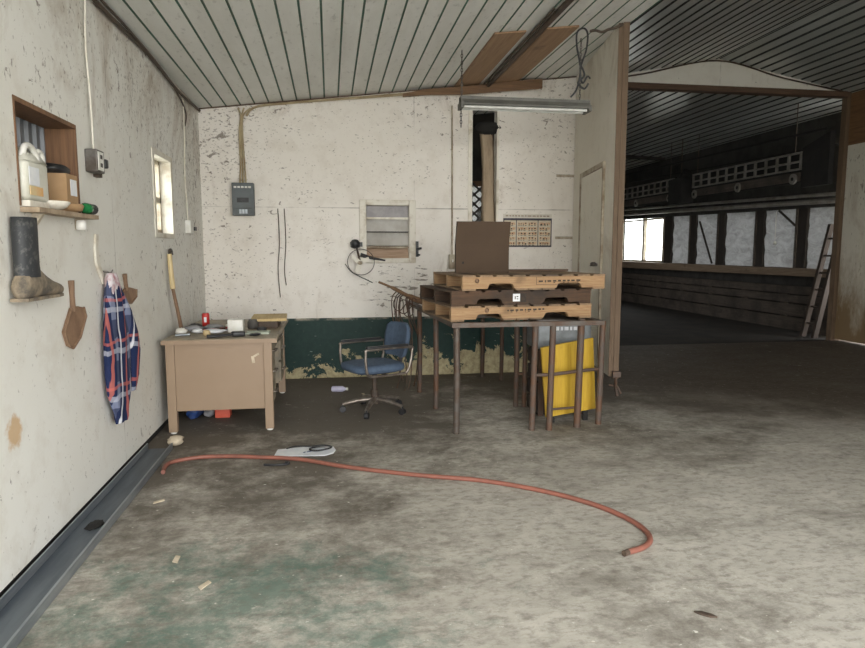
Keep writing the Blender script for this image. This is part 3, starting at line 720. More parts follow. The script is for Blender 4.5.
# plaid shirt on a hook
sh = thing('plaid_shirt', 'navy white and red plaid shirt hanging from hook on left wall', 'shirt', (XL+.050,4.125,.375))
sh.scale = (.85,.84,1)
rings = []; rnd = random.Random(5)
prof = [(0.0,.0,.10,.032),(.02,.01,.115,.036),(.075,.01,.14,.036),(.11,.01,.17,.04),(.20,.015,.24,.044),(.32,.03,.27,.045),(.45,.03,.275,.046),(.55,.03,.265,.046),(.65,.02,.225,.044),(.73,.0,.185,.042),(.80,-.02,.13,.038),(.86,-.035,.085,.032)]
for z, cy, hy, hx in prof:
    ring = []
    for k in range(44):
        a_ = 2*math.pi*k/44
        fo = 1+.14*math.sin(6*a_+z*3)+.09*math.sin(11*a_-z*6)
        ring.append((hx*math.cos(a_)*fo, cy+hy*math.sin(a_)*(1+.05*math.sin(7*a_+z*9)), z))
    rings.append(ring)
MB().loft(rings).build('body', m_plaid, sh)
cr = []
for z, cy, hy, hx in ((.775,-.03,.11,.040),(.82,-.035,.10,.041),(.87,-.045,.075,.036),(.90,-.05,.05,.03)):
    cr.append([(hx*math.cos(2*math.pi*k/24)*(1+.12*math.sin(4*2*math.pi*k/24)), cy+hy*math.sin(2*math.pi*k/24), z) for k in range(24)])
MB().loft(cr).build('collar', simple('collar_cloth',(.62,.58,.60),(.40,.20,.22),22,.9), sh)
slv = MB(); sr = []
for (x,y,z,r_) in ((.015,.05,.78,.05),(.024,.14,.66,.075),(.026,.23,.52,.09),(.026,.28,.40,.085),(.024,.26,.24,.065),(.02,.22,.15,.045)):
    sr.append([(x+r_*.55*math.cos(2*math.pi*k/16), y+r_*math.sin(2*math.pi*k/16), z) for k in range(16)])
slv.loft(sr).build('sleeve', m_plaid, sh)
MB().tube([(-.055,-.05,.91),(.0,-.05,.90),(.012,-.05,.92)],.006,6).build('hook', m_iron, sh)

rg = MB(); rr = []
for z, y, wd in ((1.50,4.00,.05),(1.42,3.98,.06),(1.34,3.99,.08),(1.27,4.04,.07),(1.21,4.08,.03)):
    rr.append([(XL+.004,y-wd/2,z),(XL+.016,y-wd/4,z),(XL+.010,y,z),(XL+.017,y+wd/4,z),(XL+.004,y+wd/2,z)])
tag(rg.loft(rr).build('cobweb_rag', m_frame_white), 'thin pale rag strip hanging below the green bottle', 'rag')

# outlet box with conduit, small box by the corner
ob = thing('outlet_box', 'metal outlet box with black plug on left wall right of shelf', 'outlet', (XL,3.97,1.84))
MB().box(0,.065,-.06,.06,0,.125).build('box', m_iron, ob, bevel=.006)
MB().box(.065,.070,-.048,.03,.012,.113).build('face_plate', m_white, ob)
for z in (.03,.075): MB().box(.069,.072,-.025,.008,z,z+.022).build('socket', m_lattice, ob)
MB().box(.0,.03,.06,.12,-.015,.11).build('side_box', m_cable, ob)
MB().rbox(.02,.075,.06,.105,.035,.085,.012).build('plug', m_black, ob)
MB().tube(smooth_path([(.03,0,.125),(.025,.01,.4),(.02,.0,.7),(.025,.03,1.02)],6),.0055,8).build('conduit', m_frame_white, ob)
jb = thing('junction_box', 'small white junction box on left wall near the back corner', 'outlet', (XL,6.45,1.565))
MB().box(0,.05,-.07,.07,0,.12).build('box', m_white, jb, bevel=.006)
MB().box(.0,.055,.10,.19,.03,.065).build('plug', m_black, jb)
MB().tube(smooth_path([(.02,-.02,.12),(.015,-.05,.5),(.02,-.03,.9),(.015,.0,1.25)],6),.006,6).build('cable', m_frame_white, jb)

# long tool leaning on the wall behind the desk
lt = thing('hand_tool', 'long pale-handled tool leaning on left wall, standing on tan desk', 'tool', (XL+.05,5.62,.737))
MB().tube([(.04,.03,0),(.03,-.01,.14),(.012,-.09,.36)],[.018,.015,.014],10).build('shank', m_toolwood, lt)
MB().tube([(.012,-.09,.36),(0,-.075,.50),(-.01,-.06,.64)],[.022,.020,.019],10).build('grip', m_handle, lt)
MB().tube(smooth_path([(-.01,-.06,.64),(-.01,-.035,.675),(-.01,.01,.67),(-.01,.03,.635)],5),.011,8).build('hook', m_iron, lt)

# ------------------------------------------------------------------ steel desk
TZ = .735
dk = thing('steel_desk', 'tan steel desk standing against the left wall', 'desk', (-1.27,5.12,0))
DW, DL = .83, 1.42
MB().rbox(0,DW+.02,-.015,DL,.70,TZ,.02).build('desk_top', [m_tan_top], dk)
MB().box(-.002,DW+.022,-.018,-.004,.697,TZ-.006).build('top_edge', m_tan, dk)
for (x,y) in ((.02,.01),(.745,.01),(.02,DL-.07),(.745,DL-.07)):
    lg = MB().box(x,x+.065,y,y+.055,.012,.70).build('leg', m_tan, dk, bevel=.004)
    MB().cyl((x+.032,y+.027,.0),(x+.032,y+.027,.014),.024,12).build('glide', m_white, lg)
MB().box(.085,.745,.02,.04,.175,.70).build('end_panel', m_tan, dk, bevel=.003)
MB().box(.085,.745,DL-.055,DL-.035,.175,.70).build('end_panel', m_tan, dk)
MB().box(.03,.05,.06,DL-.07,.20,.70).build('modesty_panel', m_tan, dk)
MB().box(.05,.78,.05,.40,.175,.70).build('pedestal', m_tan_top, dk)
for k in range(3):
    d = MB().box(.78,.80,.065,.39,.19+.165*k,.345+.165*k).build('drawer', m_tan_top, dk, bevel=.003)
    MB().tube([(.80,.17,.275+.165*k),(.825,.17,.275+.165*k),(.825,.29,.275+.165*k),(.80,.29,.275+.165*k)],.007,8).build('handle', m_chrome, d)
d = MB().box(.78,.80,.42,DL-.09,.60,.69).build('drawer', m_tan_top, dk, bevel=.003)
MB().tube([(.80,.75,.645),(.825,.75,.645),(.825,.92,.645),(.80,.92,.645)],.007,8).build('handle', m_chrome, d)
MB().box(.05,.78,1.0,DL-.07,.175,.60).build('pedestal', m_tan_top, dk)
for k in range(2):
    d = MB().box(.78,.80,1.01,DL-.08,.19+.2*k,.375+.2*k).build('drawer', m_tan_top, dk, bevel=.003)
    MB().tube([(.80,1.12,.29+.2*k),(.825,1.12,.29+.2*k),(.825,1.24,.29+.2*k),(.80,1.24,.29+.2*k)],.007,8).build('handle', m_chrome, d)
MB().cbox((.665,.0185,.565),(.022,.003,.055),ry=R(-8)).cbox((.69,.0185,.60),(.045,.003,.016),ry=R(-30)).build('bare_scratch', m_foam, dk)

# things on the desk
can = thing('drink_can', 'red drink can standing on the desk near back corner', 'can', (-1.10,5.98,TZ))
MB().lathe([(.026,0),(.032,.008),(.032,.105),(.027,.118),(.024,.12)]).build('body', m_red, can)
MB().box(-.010,.012,-.033,-.030,.04,.085).build('label', m_paper, can)
MB().lathe([(.024,.118),(.026,.122),(.02,.122)]).build('rim', m_chrome, can)
tag(MB().rbox(-.845,-.72,5.50,5.62,TZ,TZ+.105,.012).build('white_tub', m_white), 'square white tub standing on the cluttered desk', 'tub')
tag(MB().lathe([(.035,0),(.045,.01),(.045,.06),(.036,.075),(.036,.085)],(-.665,5.72,TZ)).build('glass_jar', m_lattice), 'dark jar on the desk beside the white tub', 'jar')
tag(MB().cbox((-.545,5.95,TZ+.075),(.30,.46,.022),rz=R(3)).build('wood_plank', wood('plank_pine',(.58,.44,.22),(.46,.33,.15),'y')), 'light wooden plank propped over right side of the desk', 'plank')
tag(MB().rbox(-.66,-.46,5.76,6.12,TZ,TZ+.062,.01).build('parts_tray', m_cable), 'dark metal tray under the light plank on desk', 'tray')
tag(MB().box(-.78,-.50,5.36,5.50,TZ,TZ+.012).build('folder', simple('pale_green_paper',(.50,.56,.47),(.42,.46,.38),9,.7)), 'pale green folder lying on desk before the white tub', 'folder')
pl = thing('pliers', 'black pliers lying near the front edge of desk', 'pliers', (-.80,5.22,TZ), R(20))
MB().tube([(-.16,-.02,.012),(-.06,-.012,.014),(.04,0,.016)],.010,8).tube([(-.15,.05,.012),(-.05,.02,.014),(.04,.0,.016)],.010,8).build('handles', m_black, pl)
MB().rbox(.03,.13,-.035,.035,.002,.04,.015).build('jaws', m_black, pl)
tag(MB().tube([(-1.05,5.55,TZ+.012),(-.88,5.75,TZ+.012)],[.012,.008],8).tube([(-.88,5.75,TZ+.012),(-.78,5.86,TZ+.012)],.004,6).build('screwdriver', m_red), 'screwdriver with red handle among the desk clutter', 'screwdriver')
for i, (x,y,w_,l_,h_,m_,nm,lab,ct) in enumerate((
    (-1.13,5.62,.15,.13,.05,m_grey,'grey_rag','grey rag heaped on the left of the desk','rag'),
    (-.95,5.48,.20,.13,.035,m_paper,'crumpled_paper','crumpled white paper in the middle of the desk clutter','paper'),
    (-1.19,5.42,.09,.10,.055,m_white,'tape_roll','white lump of tape beside the leaning tool on desk','tape'),
    (-1.00,5.80,.16,.12,.04,m_grey,'cloth_scrap','grey cloth scrap on desk in front of red can','cloth'),
    (-1.15,5.78,.11,.11,.05,m_black,'black_glove','black glove on the desk against the left wall','glove'),
    (-.60,5.28,.09,.11,.02,m_black,'phone','flat black object on front right of the desk','gadget'))):
    tag(MB().blob((x,y,TZ+h_/2),(w_,l_,h_),20+i,.22).build(nm, m_), lab, ct)

rnd = random.Random(41)
spec = [('steel bolt','bolt'),('brass fitting','fitting'),('paper scrap','paper'),('wire coil','wire'),('dark socket','socket'),('silver bracket','bracket'),('white spool','spool'),('tin lid','lid')]
where = [(-1.16,5.30,'by the foot of the leaning tool'),(-.98,5.34,'behind the black pliers'),(-1.08,5.50,'between tape and crumpled paper'),(-.92,5.60,'beside the red screwdriver'),(-.58,5.60,'in front of the dark jar'),(-1.02,5.69,'next to the grey rag'),(-.88,5.90,'behind the white tub'),(-.70,5.40,'beside the green folder')]
looks = [m_gal,m_handle,m_paper,m_rust,m_black,m_gal,m_white,m_chrome]
for (nm,ct),(x,y,wh),mt in zip(spec,where,looks):
    w_,h_ = rnd.uniform(.05,.09), rnd.uniform(.015,.045)
    if ct in ('lid','spool','socket','fitting'): o_ = MB().lathe([(w_*.42,0),(w_*.5,h_*.2),(w_*.5,h_*.8),(w_*.3,h_),(w_*.2,h_)],(x,y,TZ),14)
    elif ct == 'wire': o_ = MB().tube([(x+w_*.6*math.cos(a_),y+w_*.5*math.sin(a_),TZ+.006+.002*a_) for a_ in [2*math.pi*k/14 for k in range(30)]],.0045,6)
    elif ct == 'bolt': o_ = MB().cyl((x-.05,y,TZ+.011),(x+.04,y+.03,TZ+.011),.008,8).cyl((x+.04,y+.03,TZ+.013),(x+.052,y+.034,TZ+.013),.013,6)
    else: o_ = MB().blob((x,y,TZ+h_/2),(w_*1.3,w_,h_),60+int(x*-100),.25)
    tag(o_.build(nm.replace(' ','_'), mt), 'small %s on the desk %s' % (nm, wh), ct)

# under the desk
tag(MB().rbox(-.985,-.86,5.58,5.70,0,.14,.01).build('salmon_box', m_salmon), 'bright salmon red box under the desk', 'box')
tag(MB().blob((-1.145,5.62,.08),(.13,.40,.16),31,.25).build('blue_bag', m_bluebag), 'shiny blue bag crumpled under the desk by left wall', 'bag')
tag(MB().blob((-1.035,5.64,.045),(.09,.18,.09),32,.25).build('grey_bag', m_grey), 'grey crumpled bag under desk beside the salmon box', 'bag')
tag(MB().blob((-1.05,5.85,.06),(.18,.16,.12),33,.25).build('dark_bag', m_dark), 'black bag on the floor behind the grey one under desk', 'bag')
tag(MB().blob((-1.135,4.83,.035),(.115,.14,.07),9,.2).build('foam_chunk', m_foam), 'beige chunk of foam by the front leg of desk', 'foam')

# ------------------------------------------------------------------ office chair
oc = thing('office_chair', 'blue office swivel chair with chrome arms between desk and pallet table', 'chair', (.365,5.62,0), R(203))
oc.scale = (1,1,.955)
# local +X is where the sitter faces
MB().loft([[(.01+a*sx*(1.0 if a>0 else .95), b*sx, z) for a,b in [(.26*math.copysign(abs(math.cos(t_))**.6,math.cos(t_)), .24*math.copysign(abs(math.sin(t_))**.6,math.sin(t_))) for t_ in [2*math.pi*k/32 for k in range(32)]]] for sx,z in ((.82,.385),(.97,.40),(1,.425),(.97,.45),(.8,.462),(.4,.458))]).build('seat', m_blue, oc)
bk = []
for z, hw, off in ((.50,.13,0),(.52,.175,-.005),(.60,.20,-.015),(.70,.205,-.03),(.77,.19,-.042),(.805,.13,-.05)):
    ring = []
    n_ = 14
    for k in range(n_+1):
        u = -1+2*k/n_; ring.append((-.245+off-.015*(u*u*-1+1)+.03*u*u, u*hw, z))
    for k in range(n_,-1,-1):
        u = -1+2*k/n_; ring.append((-.195+off-.015*(-u*u+1)+.03*u*u-.018*u*u, u*hw*.98, z))
    bk.append(ring)
MB().loft(bk).build('backrest', m_blue, oc)
for s in (-1,1):
    lp = [(-.20,.255*s,.615),(.17,.255*s,.615),(.205,.255*s,.59),(.20,.255*s,.44),(.17,.25*s,.385),(.10,.24*s,.375),(-.14,.24*s,.375),(-.20,.25*s,.41),(-.235,.255*s,.58)]
    ar = MB().tube(smooth_path(lp,4,True),.012,8,True).build('arm_frame', m_chrome, oc)
    MB().rbox(-.20,.20,.235*s-.005 if s>0 else .235*s-.035,.235*s+.035 if s>0 else .235*s+.005,.622,.645,.015).build('arm_pad', m_black, ar)
    MB().cyl((.0,.24*s,.376),(.0,.03*s,.376),.011,8).build('arm_bracket', m_cable, ar)
MB().tube([(-.06,0,.375),(-.20,0,.385),(-.265,0,.44),(-.275,0,.60)],.016,8).build('back_support', m_black, oc)
MB().cbox((0,0,.372),(.22,.16,.03)).build('seat_plate', m_black, oc)
MB().cyl((0,0,.10),(0,0,.37),.022,14).cyl((0,0,.07),(0,0,.20),.034,14).build('column', m_cable, oc)
for k in range(5):
    a_ = 2*math.pi*k/5 + R(-23)
    c, s = math.cos(a_), math.sin(a_)
    lg = MB().tube([(.03*c,.03*s,.115),(.15*c,.15*s,.105),(.28*c,.28*s,.075)],[.027,.022,.016],8).build('base_leg', m_chrome, oc)
    MB().tube([(.28*c-.018*s,.28*s+.018*c,.028),(.28*c+.018*s,.28*s-.018*c,.028)],.028,14).cyl((.28*c,.28*s,.05),(.28*c,.28*s,.075),.008,8).build('caster', m_black, lg)

# ------------------------------------------------------------------ pallet table of welded pipe
tb = thing('pipe_table', 'rusty welded pipe table carrying the stack of pallets', 'table', (.94,4.80,0))
TH = .862
tm = MB()
tm.box(-.04,1.17,-.02,.03,TH-.036,TH).box(-.13,1.12,2.2,2.25,TH-.036,TH)
tm.prism([(-.041,.031),(.009,.031),(-.08,2.199),(-.13,2.199)],TH-.036,TH).prism([(1.12,.031),(1.169,.031),(1.12,2.199),(1.07,2.199)],TH-.036,TH)
for y in (.7,1.45): tm.box(-.02,1.08,y,y+.045,TH-.04,TH-.003)
tm.build('top_frame', m_rust2, tb)
pl = [(0.0,.015,.026),(-.03,.82,.024),(-.08,1.52,.024),(.72,2.2,.023),(.88,1.98,.022),(.70,.79,.024),(.77,.77,.022),(.83,.75,.024)]
for (x,y,r_) in pl:
    MB().tube([(x,y,0),(x+.004,y,.4),(x,y,TH-.04)],r_,12).build('leg', m_rust2 if y<.1 else m_rust, tb)
MB().cyl((.0,.02,.28),(0,.02,.29),.021).cyl((.70,.79,.30),(.83,.75,.30),.012).build('brace', m_rust, tb)
# gate-like rack of pipes at the right end
rk = thing('pipe_rack', 'rusty pipe rack with yellow board leaning in it, under pallet stack', 'rack', (1.55,4.80,0))
bars = [(-.005,.015,.836),(.13,-.005,.845),(.38,.045,.872),(.585,.105,.845)]
for k,(x,y,h_) in enumerate(bars):
    MB().tube([(x,y,0),(x+.01,y+.005,.4),(x+.02,y+.008,h_)],.025 if k!=2 else .028,12).build('upright', m_rust, rk)
MB().tube([(.0,.03,.435),(.14,.012,.44),(.39,.06,.452),(.595,.12,.455)],.014,10).build('crossbar', m_rust, rk)
MB().tube([(.14,.015,.16),(.385,.06,.158)],.010,8).build('crossbar', m_rust, rk)
MB().tube([(.02,.03,.836),(.15,.01,.842),(.40,.06,.842),(.605,.12,.835)],.016,10).build('top_bar', m_iron, rk)
yb = thing('yellow_board', 'bright yellow wooden board leaning inside the rusty pipe rack', 'board', (1.66,5.0,0))
MB()._add([(.0,-.035,.63),(.045,.06-.12,.062),(.50,.02,.10),(.475,.05,.69),(.0,-.012,.63),(.045,.085-.12,.062),(.50,.043,.10),(.475,.073,.69)],[(0,1,2,3),(7,6,5,4),(0,4,5,1),(1,5,6,2),(2,6,7,3),(3,7,4,0)]).build('panel', m_yellow, yb)
MB().cbox((.42,.030,.29),(.05,.006,.02),ry=R(-40)).cbox((.40,.026,.26),(.03,.006,.03)).build('dark_mark', m_ink, yb)
MB().box(.10,.14,.0,.03,0,.075).box(.40,.44,.035,.06,0,.105).build('prop_block', m_dark, yb)
gt = thing('grey_tank', 'grey metal tank with faint white lettering behind the yellow board', 'tank', (1.70,5.22,.0))
crt = thing('added_dark_crate', 'dark slatted crate added to fill the darkness under the grey tank', 'crate', (1.72,5.24,0))  # added block, coloured dark to stand in for the darkness below the tank
for k in range(4): MB().box(0,.46,0,.27,.02+.14*k,.135+.14*k).build('slat', m_stud, crt)
for x in (.01,.40): MB().box(x,x+.05,-.012,0,0,.57).build('corner_post', m_rust, crt)
MB().box(.02,.44,.02,.25,.0,.574).build('dark_fill', m_dark, crt)
MB().rbox(0,.50,0,.30,.575,.80,.04).build('body', m_lid, gt)
MB().rbox(-.012,.512,-.012,.312,.80,.835,.04).build('lid', m_iron, gt)
lm = MB(); q = .17
for wd in (.03,.02,.035,.018,.03): lm.box(q,q+wd,-.004,.0,.735,.765); lm.box(q+.004,q+wd-.008,-.005,.0,.75,.757); q += wd+.014
lm.build('worn_lettering', m_paper, gt)
pass

# pallets
def pallet(label, loc, rz, mw, md, L=1.19, D=.88, worn=False):
    t = thing('wooden_pallet', label, 'pallet', loc, rz, 'pallets stacked on the pipe table')
    H = .118; dz = .014
    for y in (0, D/2-.02, D-.04):
        n0 = [(0,dz),(.20,dz),(.215,dz+.032),(.235,dz+.04),(.385,dz+.04),(.405,dz+.032),(.42,dz),(L-.42,dz),(L-.405,dz+.032),(L-.385,dz+.04),(L-.235,dz+.04),(L-.215,dz+.032),(L-.20,dz),(L,dz),(L,H-dz),(0,H-dz)]
        MB().prism(n0, y, y+.04, 'y').build('stringer', mw, t)
    x = 0
    n = 9; wd = .105
    for k in range(n):
        xx = k*(L-wd)/(n-1)
        MB().box(xx,xx+wd,-.006 if k%3 else -.002,D+.004,H-dz,H).build('deck_board', md, t)
    for k in range(5):
        xx = (0,.43,(L-wd)/2,L-.43-wd,L-wd)[k]
        MB().box(xx,xx+wd,0,D,0,dz).build('bottom_board', md, t)
    return t
PZ = TH+.001
p1 = pallet('pale wooden pallet at the bottom of stack, resting on pipe table', (.905,4.86,PZ), R(6.5), m_pallet_new, m_pallet_deck)
p2 = pallet('dark weathered brown pallet in the middle of the stack', (.905,4.84,PZ+.119), R(8), m_pallet_old, m_pallet_old)
p3 = pallet('pale wooden pallet on top of the stack', (.985,4.82,PZ+.238), R(5.5), m_pallet_new, m_pallet_deck)
def stamp(p, xa, z, n, seed):
    rnd = random.Random(seed); m = MB(); q = xa
    for k in range(n):
        wd = rnd.uniform(.012,.045); zz = z+(q-xa)*.015
        m.box(q,q+wd*.8,-.0015,.001,zz-.004,zz+.008)
        if rnd.random()<.6: m.box(q+.003,q+wd*.5,-.0015,.001,zz-.014,zz-.008)
        q += wd+.008
    m.build('ink_stamp', m_ink, p)
stamp(p1,.46,.075,9,1); stamp(p3,.62,.065,9,2); 
MB().box(.60,1.0,-.001,.001,.040,.0425).box(.60,.6025,-.001,.001,.04,.10).build('stamp_outline', m_ink, p3)
st = MB().box(.505,.565,-.002,.001,.028,.088).build('sticker', m_paper, p2)
MB().box(.565,.62,-.002,.001,.02,.09).build('dark_sticker', m_ink, p2)
MB().box(.52,.527,-.003,-.001,.045,.07).box(.535,.55,-.003,-.001,.045,.051).box(.535,.55,-.003,-.001,.062,.07).build('sticker_print', m_ink, st)
# knots showing on the pale fronts
for p_, xs in ((p1,((.29,.082),)),(p3,((.115,.075),))):
    for x, z in xs: MB().lathe([(.016,0),(.018,.001),(.002,.0015)],(0,0,0),12,M=Matrix.Translation((x,-.0005,z))@Matrix.Rotation(R(90),4,'X')).build('knot', m_toolwood, p_)
# flattened carton standing on the top pallet
TP = PZ+.238+.118
cbd = thing('flattened_carton', 'dark brown flattened cardboard carton standing on the top pallet', 'cardboard', (1.03,5.32,TP+.001), R(1))
Mt = Matrix.Rotation(R(4),4,'X')
MB().box(0,.455,0,.045,0,.235,M=None).build('lower_panel', m_card_dark, cbd)
MB().prism([(0,.2352),(.455,.2352),(.468,.425),(.012,.425)],.0,.04,'y').build('upper_flap', m_card_dark, cbd)
MB().cbox((.06,-.001,.085),(.016,.003,.02)).build('hand_hole', m_dark, cbd)
tag(MB().box(1.3,2.12,5.62,5.66,TP+.001,TP+.02).build('dark_lath', m_trim_x), 'dark lath lying across the back of the top pallet', 'lath')

# wire and branch tangle at the back corner of the table
wt = thing('wire_tangle', 'tangle of rusty wire hanging off back left corner of the pallet table', 'wire', (.80,6.35,0))
MB().tube(smooth_path([(-.32,.20,1.09),(-.18,.12,1.03),(-.05,.05,.96),(.10,.0,.90)],5),[.012]*5+[.02]*6+[.03]*5,8).build('branch', m_branch, wt)
rnd = random.Random(12)
for k in range(9):
    x = -.16+.025*k+rnd.uniform(-.01,.01); y = rnd.uniform(-.06,.12)
    zb = rnd.choice((.0,.10,.02,.35,.45,.02))+.006
    pts = [(x,y,1.0-.1*k*.1),(x-.04,y+.02,.93),(x-.03+rnd.uniform(-.02,.02),y,.75),(x+.02+rnd.uniform(-.03,.03),y+.03,.5+zb*.3),(x+rnd.uniform(-.02,.03),y,zb*.8+.15),(x+rnd.uniform(-.03,.04),y+.02,zb)]
    MB().tube(smooth_path(pts,5),.006,6).build('wire', m_rust, wt)
for k in range(4):
    cx, cz = -.14+.05*k, .88-.03*k
    MB().tube([(cx+.05*math.cos(a_),.05+.02*math.sin(a_*2),cz+.07*math.sin(a_)) for a_ in [2*math.pi*j/16 for j in range(16)]],.005,6,True).build('wire_loop', m_rust, wt)

# ------------------------------------------------------------------ floor things
hose = [(-1.067,4.191),(-1.082,4.33),(-1.043,4.406),(-.895,4.468),(-.697,4.459),(-.493,4.405),(-.224,4.32),(.103,4.104),(.53,3.885),(.879,3.741),(1.188,3.524),(1.4,3.292),(1.507,3.083),(1.535,2.917),(1.505,2.807),(1.436,2.742),(1.339,2.706)]
ho = thing('rubber_hose', 'long orange red hose curving across the concrete floor', 'hose', (.3,3.7,0))
MB().tube(smooth_path([(x-.3,y-3.7,.0145) for x,y in hose],6),.014,12).build('tubing', m_hose, ho)
MB().cyl((1.345-.3,2.708-3.7,.0145),(1.318-.3,2.695-3.7,.0145),.0145,12).build('cut_end', m_cable, ho)
pp = thing('paper_cutout', 'white tapered sheet of paper lying behind the orange hose', 'paper', (-.2,4.52,.0))
pp.scale = (1,1.3,1)
poly = [(-.205,-.055),(-.19,.055),(-.05,.075),(.08,.095),(.15,.095),(.20,.06),(.215,0),(.20,-.05),(.14,-.085),(.0,-.075)]
MB().prism(poly,.001,.006).build('sheet', m_paper, pp)
MB().cbox((.03,-.01,.0065),(.035,.012,.001),rz=.4).cbox((0,-.02,.0065),(.02,.012,.001),rz=.8).build('dark_print', simple('blue_ink',(.03,.06,.16),(.05,.08,.18),20,.7), pp)
gg = thing('safety_goggles', 'black goggles with elastic strap lying on the white sheet', 'goggles', (-.09,4.53,.0065))
MB().tube(smooth_path([(.07*math.cos(a_)*(1+.1*math.cos(2*a_)),.05*math.sin(a_),.014+.005*math.cos(a_)) for a_ in [2*math.pi*k/14 for k in range(14)]],2,True),.0065,8,True).build('rim', m_black, gg)
MB().lathe([(.02,.004),(.055,.006),(.05,.009),(.02,.012)],(0,0,0),18,M=Matrix.Diagonal((1,.65,1,1))).build('lens', simple('lens_clear',(.62,.66,.72),(.52,.56,.63),9,.2), gg)
MB().tube(smooth_path([(.06,.04,.012),(.02,.085,.01),(-.08,.08,.006),(-.18,.095,.006),(-.24,.06,-.0005)],5),.005,6).build('strap', m_black, gg)
hk = MB().tube(smooth_path([(-.455,4.262,.008),(-.38,4.247,.008),(-.32,4.25,.008),(-.295,4.265,.008),(-.298,4.285,.008),(-.32,4.292,.008)],5),.0075,8)
tag(hk.build('iron_hook', m_black), 'bent dark iron hook lying before the hose and paper', 'hook')
bo = thing('plastic_bottle', 'clear lilac plastic bottle lying near the office chair', 'bottle', (.0,6.46,.03), R(-8))
MB().tube([(-.01,0,0),(0,0,0),(.10,0,0),(.125,0,0),(.135,0,0)],[.02,.03,.03,.016,.013],12).build('body', simple('lilac_plastic',(.50,.48,.66),(.62,.6,.75),9,.2), bo)
MB().cyl((.135,0,0),(.155,0,0),.015,12).build('cap', m_white, bo)
tag(MB().prism([(-.04,.0),(-.015,.012),(.025,.008),(.045,-.004),(.02,-.014),(-.02,-.01)],.001,.008,M=Matrix.Translation((1.415,2.19,0))@Matrix.Rotation(R(-35),4,'Z')).build('dry_leaf', m_cable), 'small dark dry leaf alone on pale concrete in front', 'leaf')
rnd = random.Random(3)
for k,(x,y) in enumerate(((-.98,3.72),(-.72,2.98),(-.55,2.72),(.30,6.3))):
    tag(MB().prism([(-.035,-.01),(.03,-.014),(.04,.008),(-.02,.014)],.001,.005,M=Matrix.Translation((x,y,0))@Matrix.Rotation(rnd.uniform(0,3),4,'Z')).build('paint_flake', m_foam),
        ('pale paint flake beside the grey floor channel','larger pale paint flake on green-tinged concrete in front','smaller pale paint flake on green-tinged concrete in front','pale paint flake under the office chair')[k], 'flake', 'paint flakes on the floor')

# ------------------------------------------------------------------ the barn beyond the doorway
BX = 8.08
YE = 22.0
# low feed-front of boards
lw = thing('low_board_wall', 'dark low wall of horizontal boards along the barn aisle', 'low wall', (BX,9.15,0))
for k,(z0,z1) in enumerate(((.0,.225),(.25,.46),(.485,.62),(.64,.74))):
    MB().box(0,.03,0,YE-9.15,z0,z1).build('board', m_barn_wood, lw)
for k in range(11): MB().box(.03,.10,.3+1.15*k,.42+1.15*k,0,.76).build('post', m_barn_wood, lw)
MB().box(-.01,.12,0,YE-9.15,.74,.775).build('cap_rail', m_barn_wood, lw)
lg = MB().prism([(9.15,.965),(YE,.90),(YE,1.10),(9.15,1.085)],BX-.06,BX+.36,'x')
struct(lg.build('trim_9', m_ledge))
# outer barn wall with bays
WX = 8.30
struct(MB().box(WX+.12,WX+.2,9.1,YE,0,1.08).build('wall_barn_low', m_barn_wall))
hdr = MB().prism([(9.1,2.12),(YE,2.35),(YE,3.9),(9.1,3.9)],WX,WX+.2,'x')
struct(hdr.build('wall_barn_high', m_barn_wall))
def wtop(y): return 2.12+(y-9.1)*(.23/(YE-9.1))
F = WX/8.12
studs = [(15.09,.34),(13.86,.24),(12.77,.24),(11.52,.24),(10.40,.26)]
sd = MB()
struct(MB().box(WX+.02,WX+.09,15.05,15.40,1.08,wtop(15.2)).build('trim_10', m_stud))
for n_,(y,wd) in enumerate(studs[1:]):
    yy = y*F
    struct(MB().box(WX+.02,WX+.09,yy-wd*.75,yy+.02,1.08,wtop(yy)).build('trim_%d' % (11+n_), m_stud))
    struct(MB().box(WX-.0,WX+.05,yy+.021,yy+.07,1.08,wtop(yy)).build('trim_%d' % (16+n_), m_barn_wood))
edges = [(9.12,10.50),(10.54,11.66),(11.72,12.94),(13.0,14.06),(14.12,15.14)]
for i,(a,b) in enumerate(edges):
    m = MB(); n_ = 16; rows = 10; vs = []; rnd = random.Random(i)
    for r_ in range(rows+1):
        for k in range(n_+1):
            y = a+(b-a)*k/n_; z = 1.07+(wtop(y)-1.07+.02)*r_/rows
            vs.append((WX+.07+.012*math.sin(r_*2.1+i)+.008*math.sin(k*1.7+r_)+rnd.uniform(-.006,.006), y, z))
    fs = [(r_*(n_+1)+k, r_*(n_+1)+k+1, (r_+1)*(n_+1)+k+1, (r_+1)*(n_+1)+k) for r_ in range(rows) for k in range(n_)]
    m._add(vs, fs, True)
    lab = ('pale tarp panel in barn wall nearest the doorway jamb','pale tarp panel in barn wall, second bay from jamb','pale tarp panel in barn wall, third bay from jamb','pale tarp panel in barn wall with a diagonal stick','pale tarp panel in barn wall next to bright window')[i]
    tag(m.build('tarp_panel', m_tarp), lab, 'tarp', 'tarp panels in the barn wall')
for i,(p0,p1,lab) in enumerate((((13.25,1.12),(13.80,2.05),'long diagonal stick brace across a barn wall bay'),((10.70,1.85),(11.15,2.14),'short diagonal brace at top of a barn wall bay'))):
    tag(MB().tube([(WX-.0,p0[0],p0[1]),(WX-.0,p1[0],p1[1])],.022,8).build('wooden_brace', m_stud), lab, 'brace', 'braces in the barn wall')
tag(MB().tube([(WX-.0,11.22,2.13),(WX-.0,11.22,1.58)],.008,6).lathe([(.01,0),(.03,.02),(.03,.05),(.01,.07)],(WX-.0,11.22,1.51)).build('pull_cord_line', m_white), 'cord with pale pull hanging in a barn wall bay', 'cord')
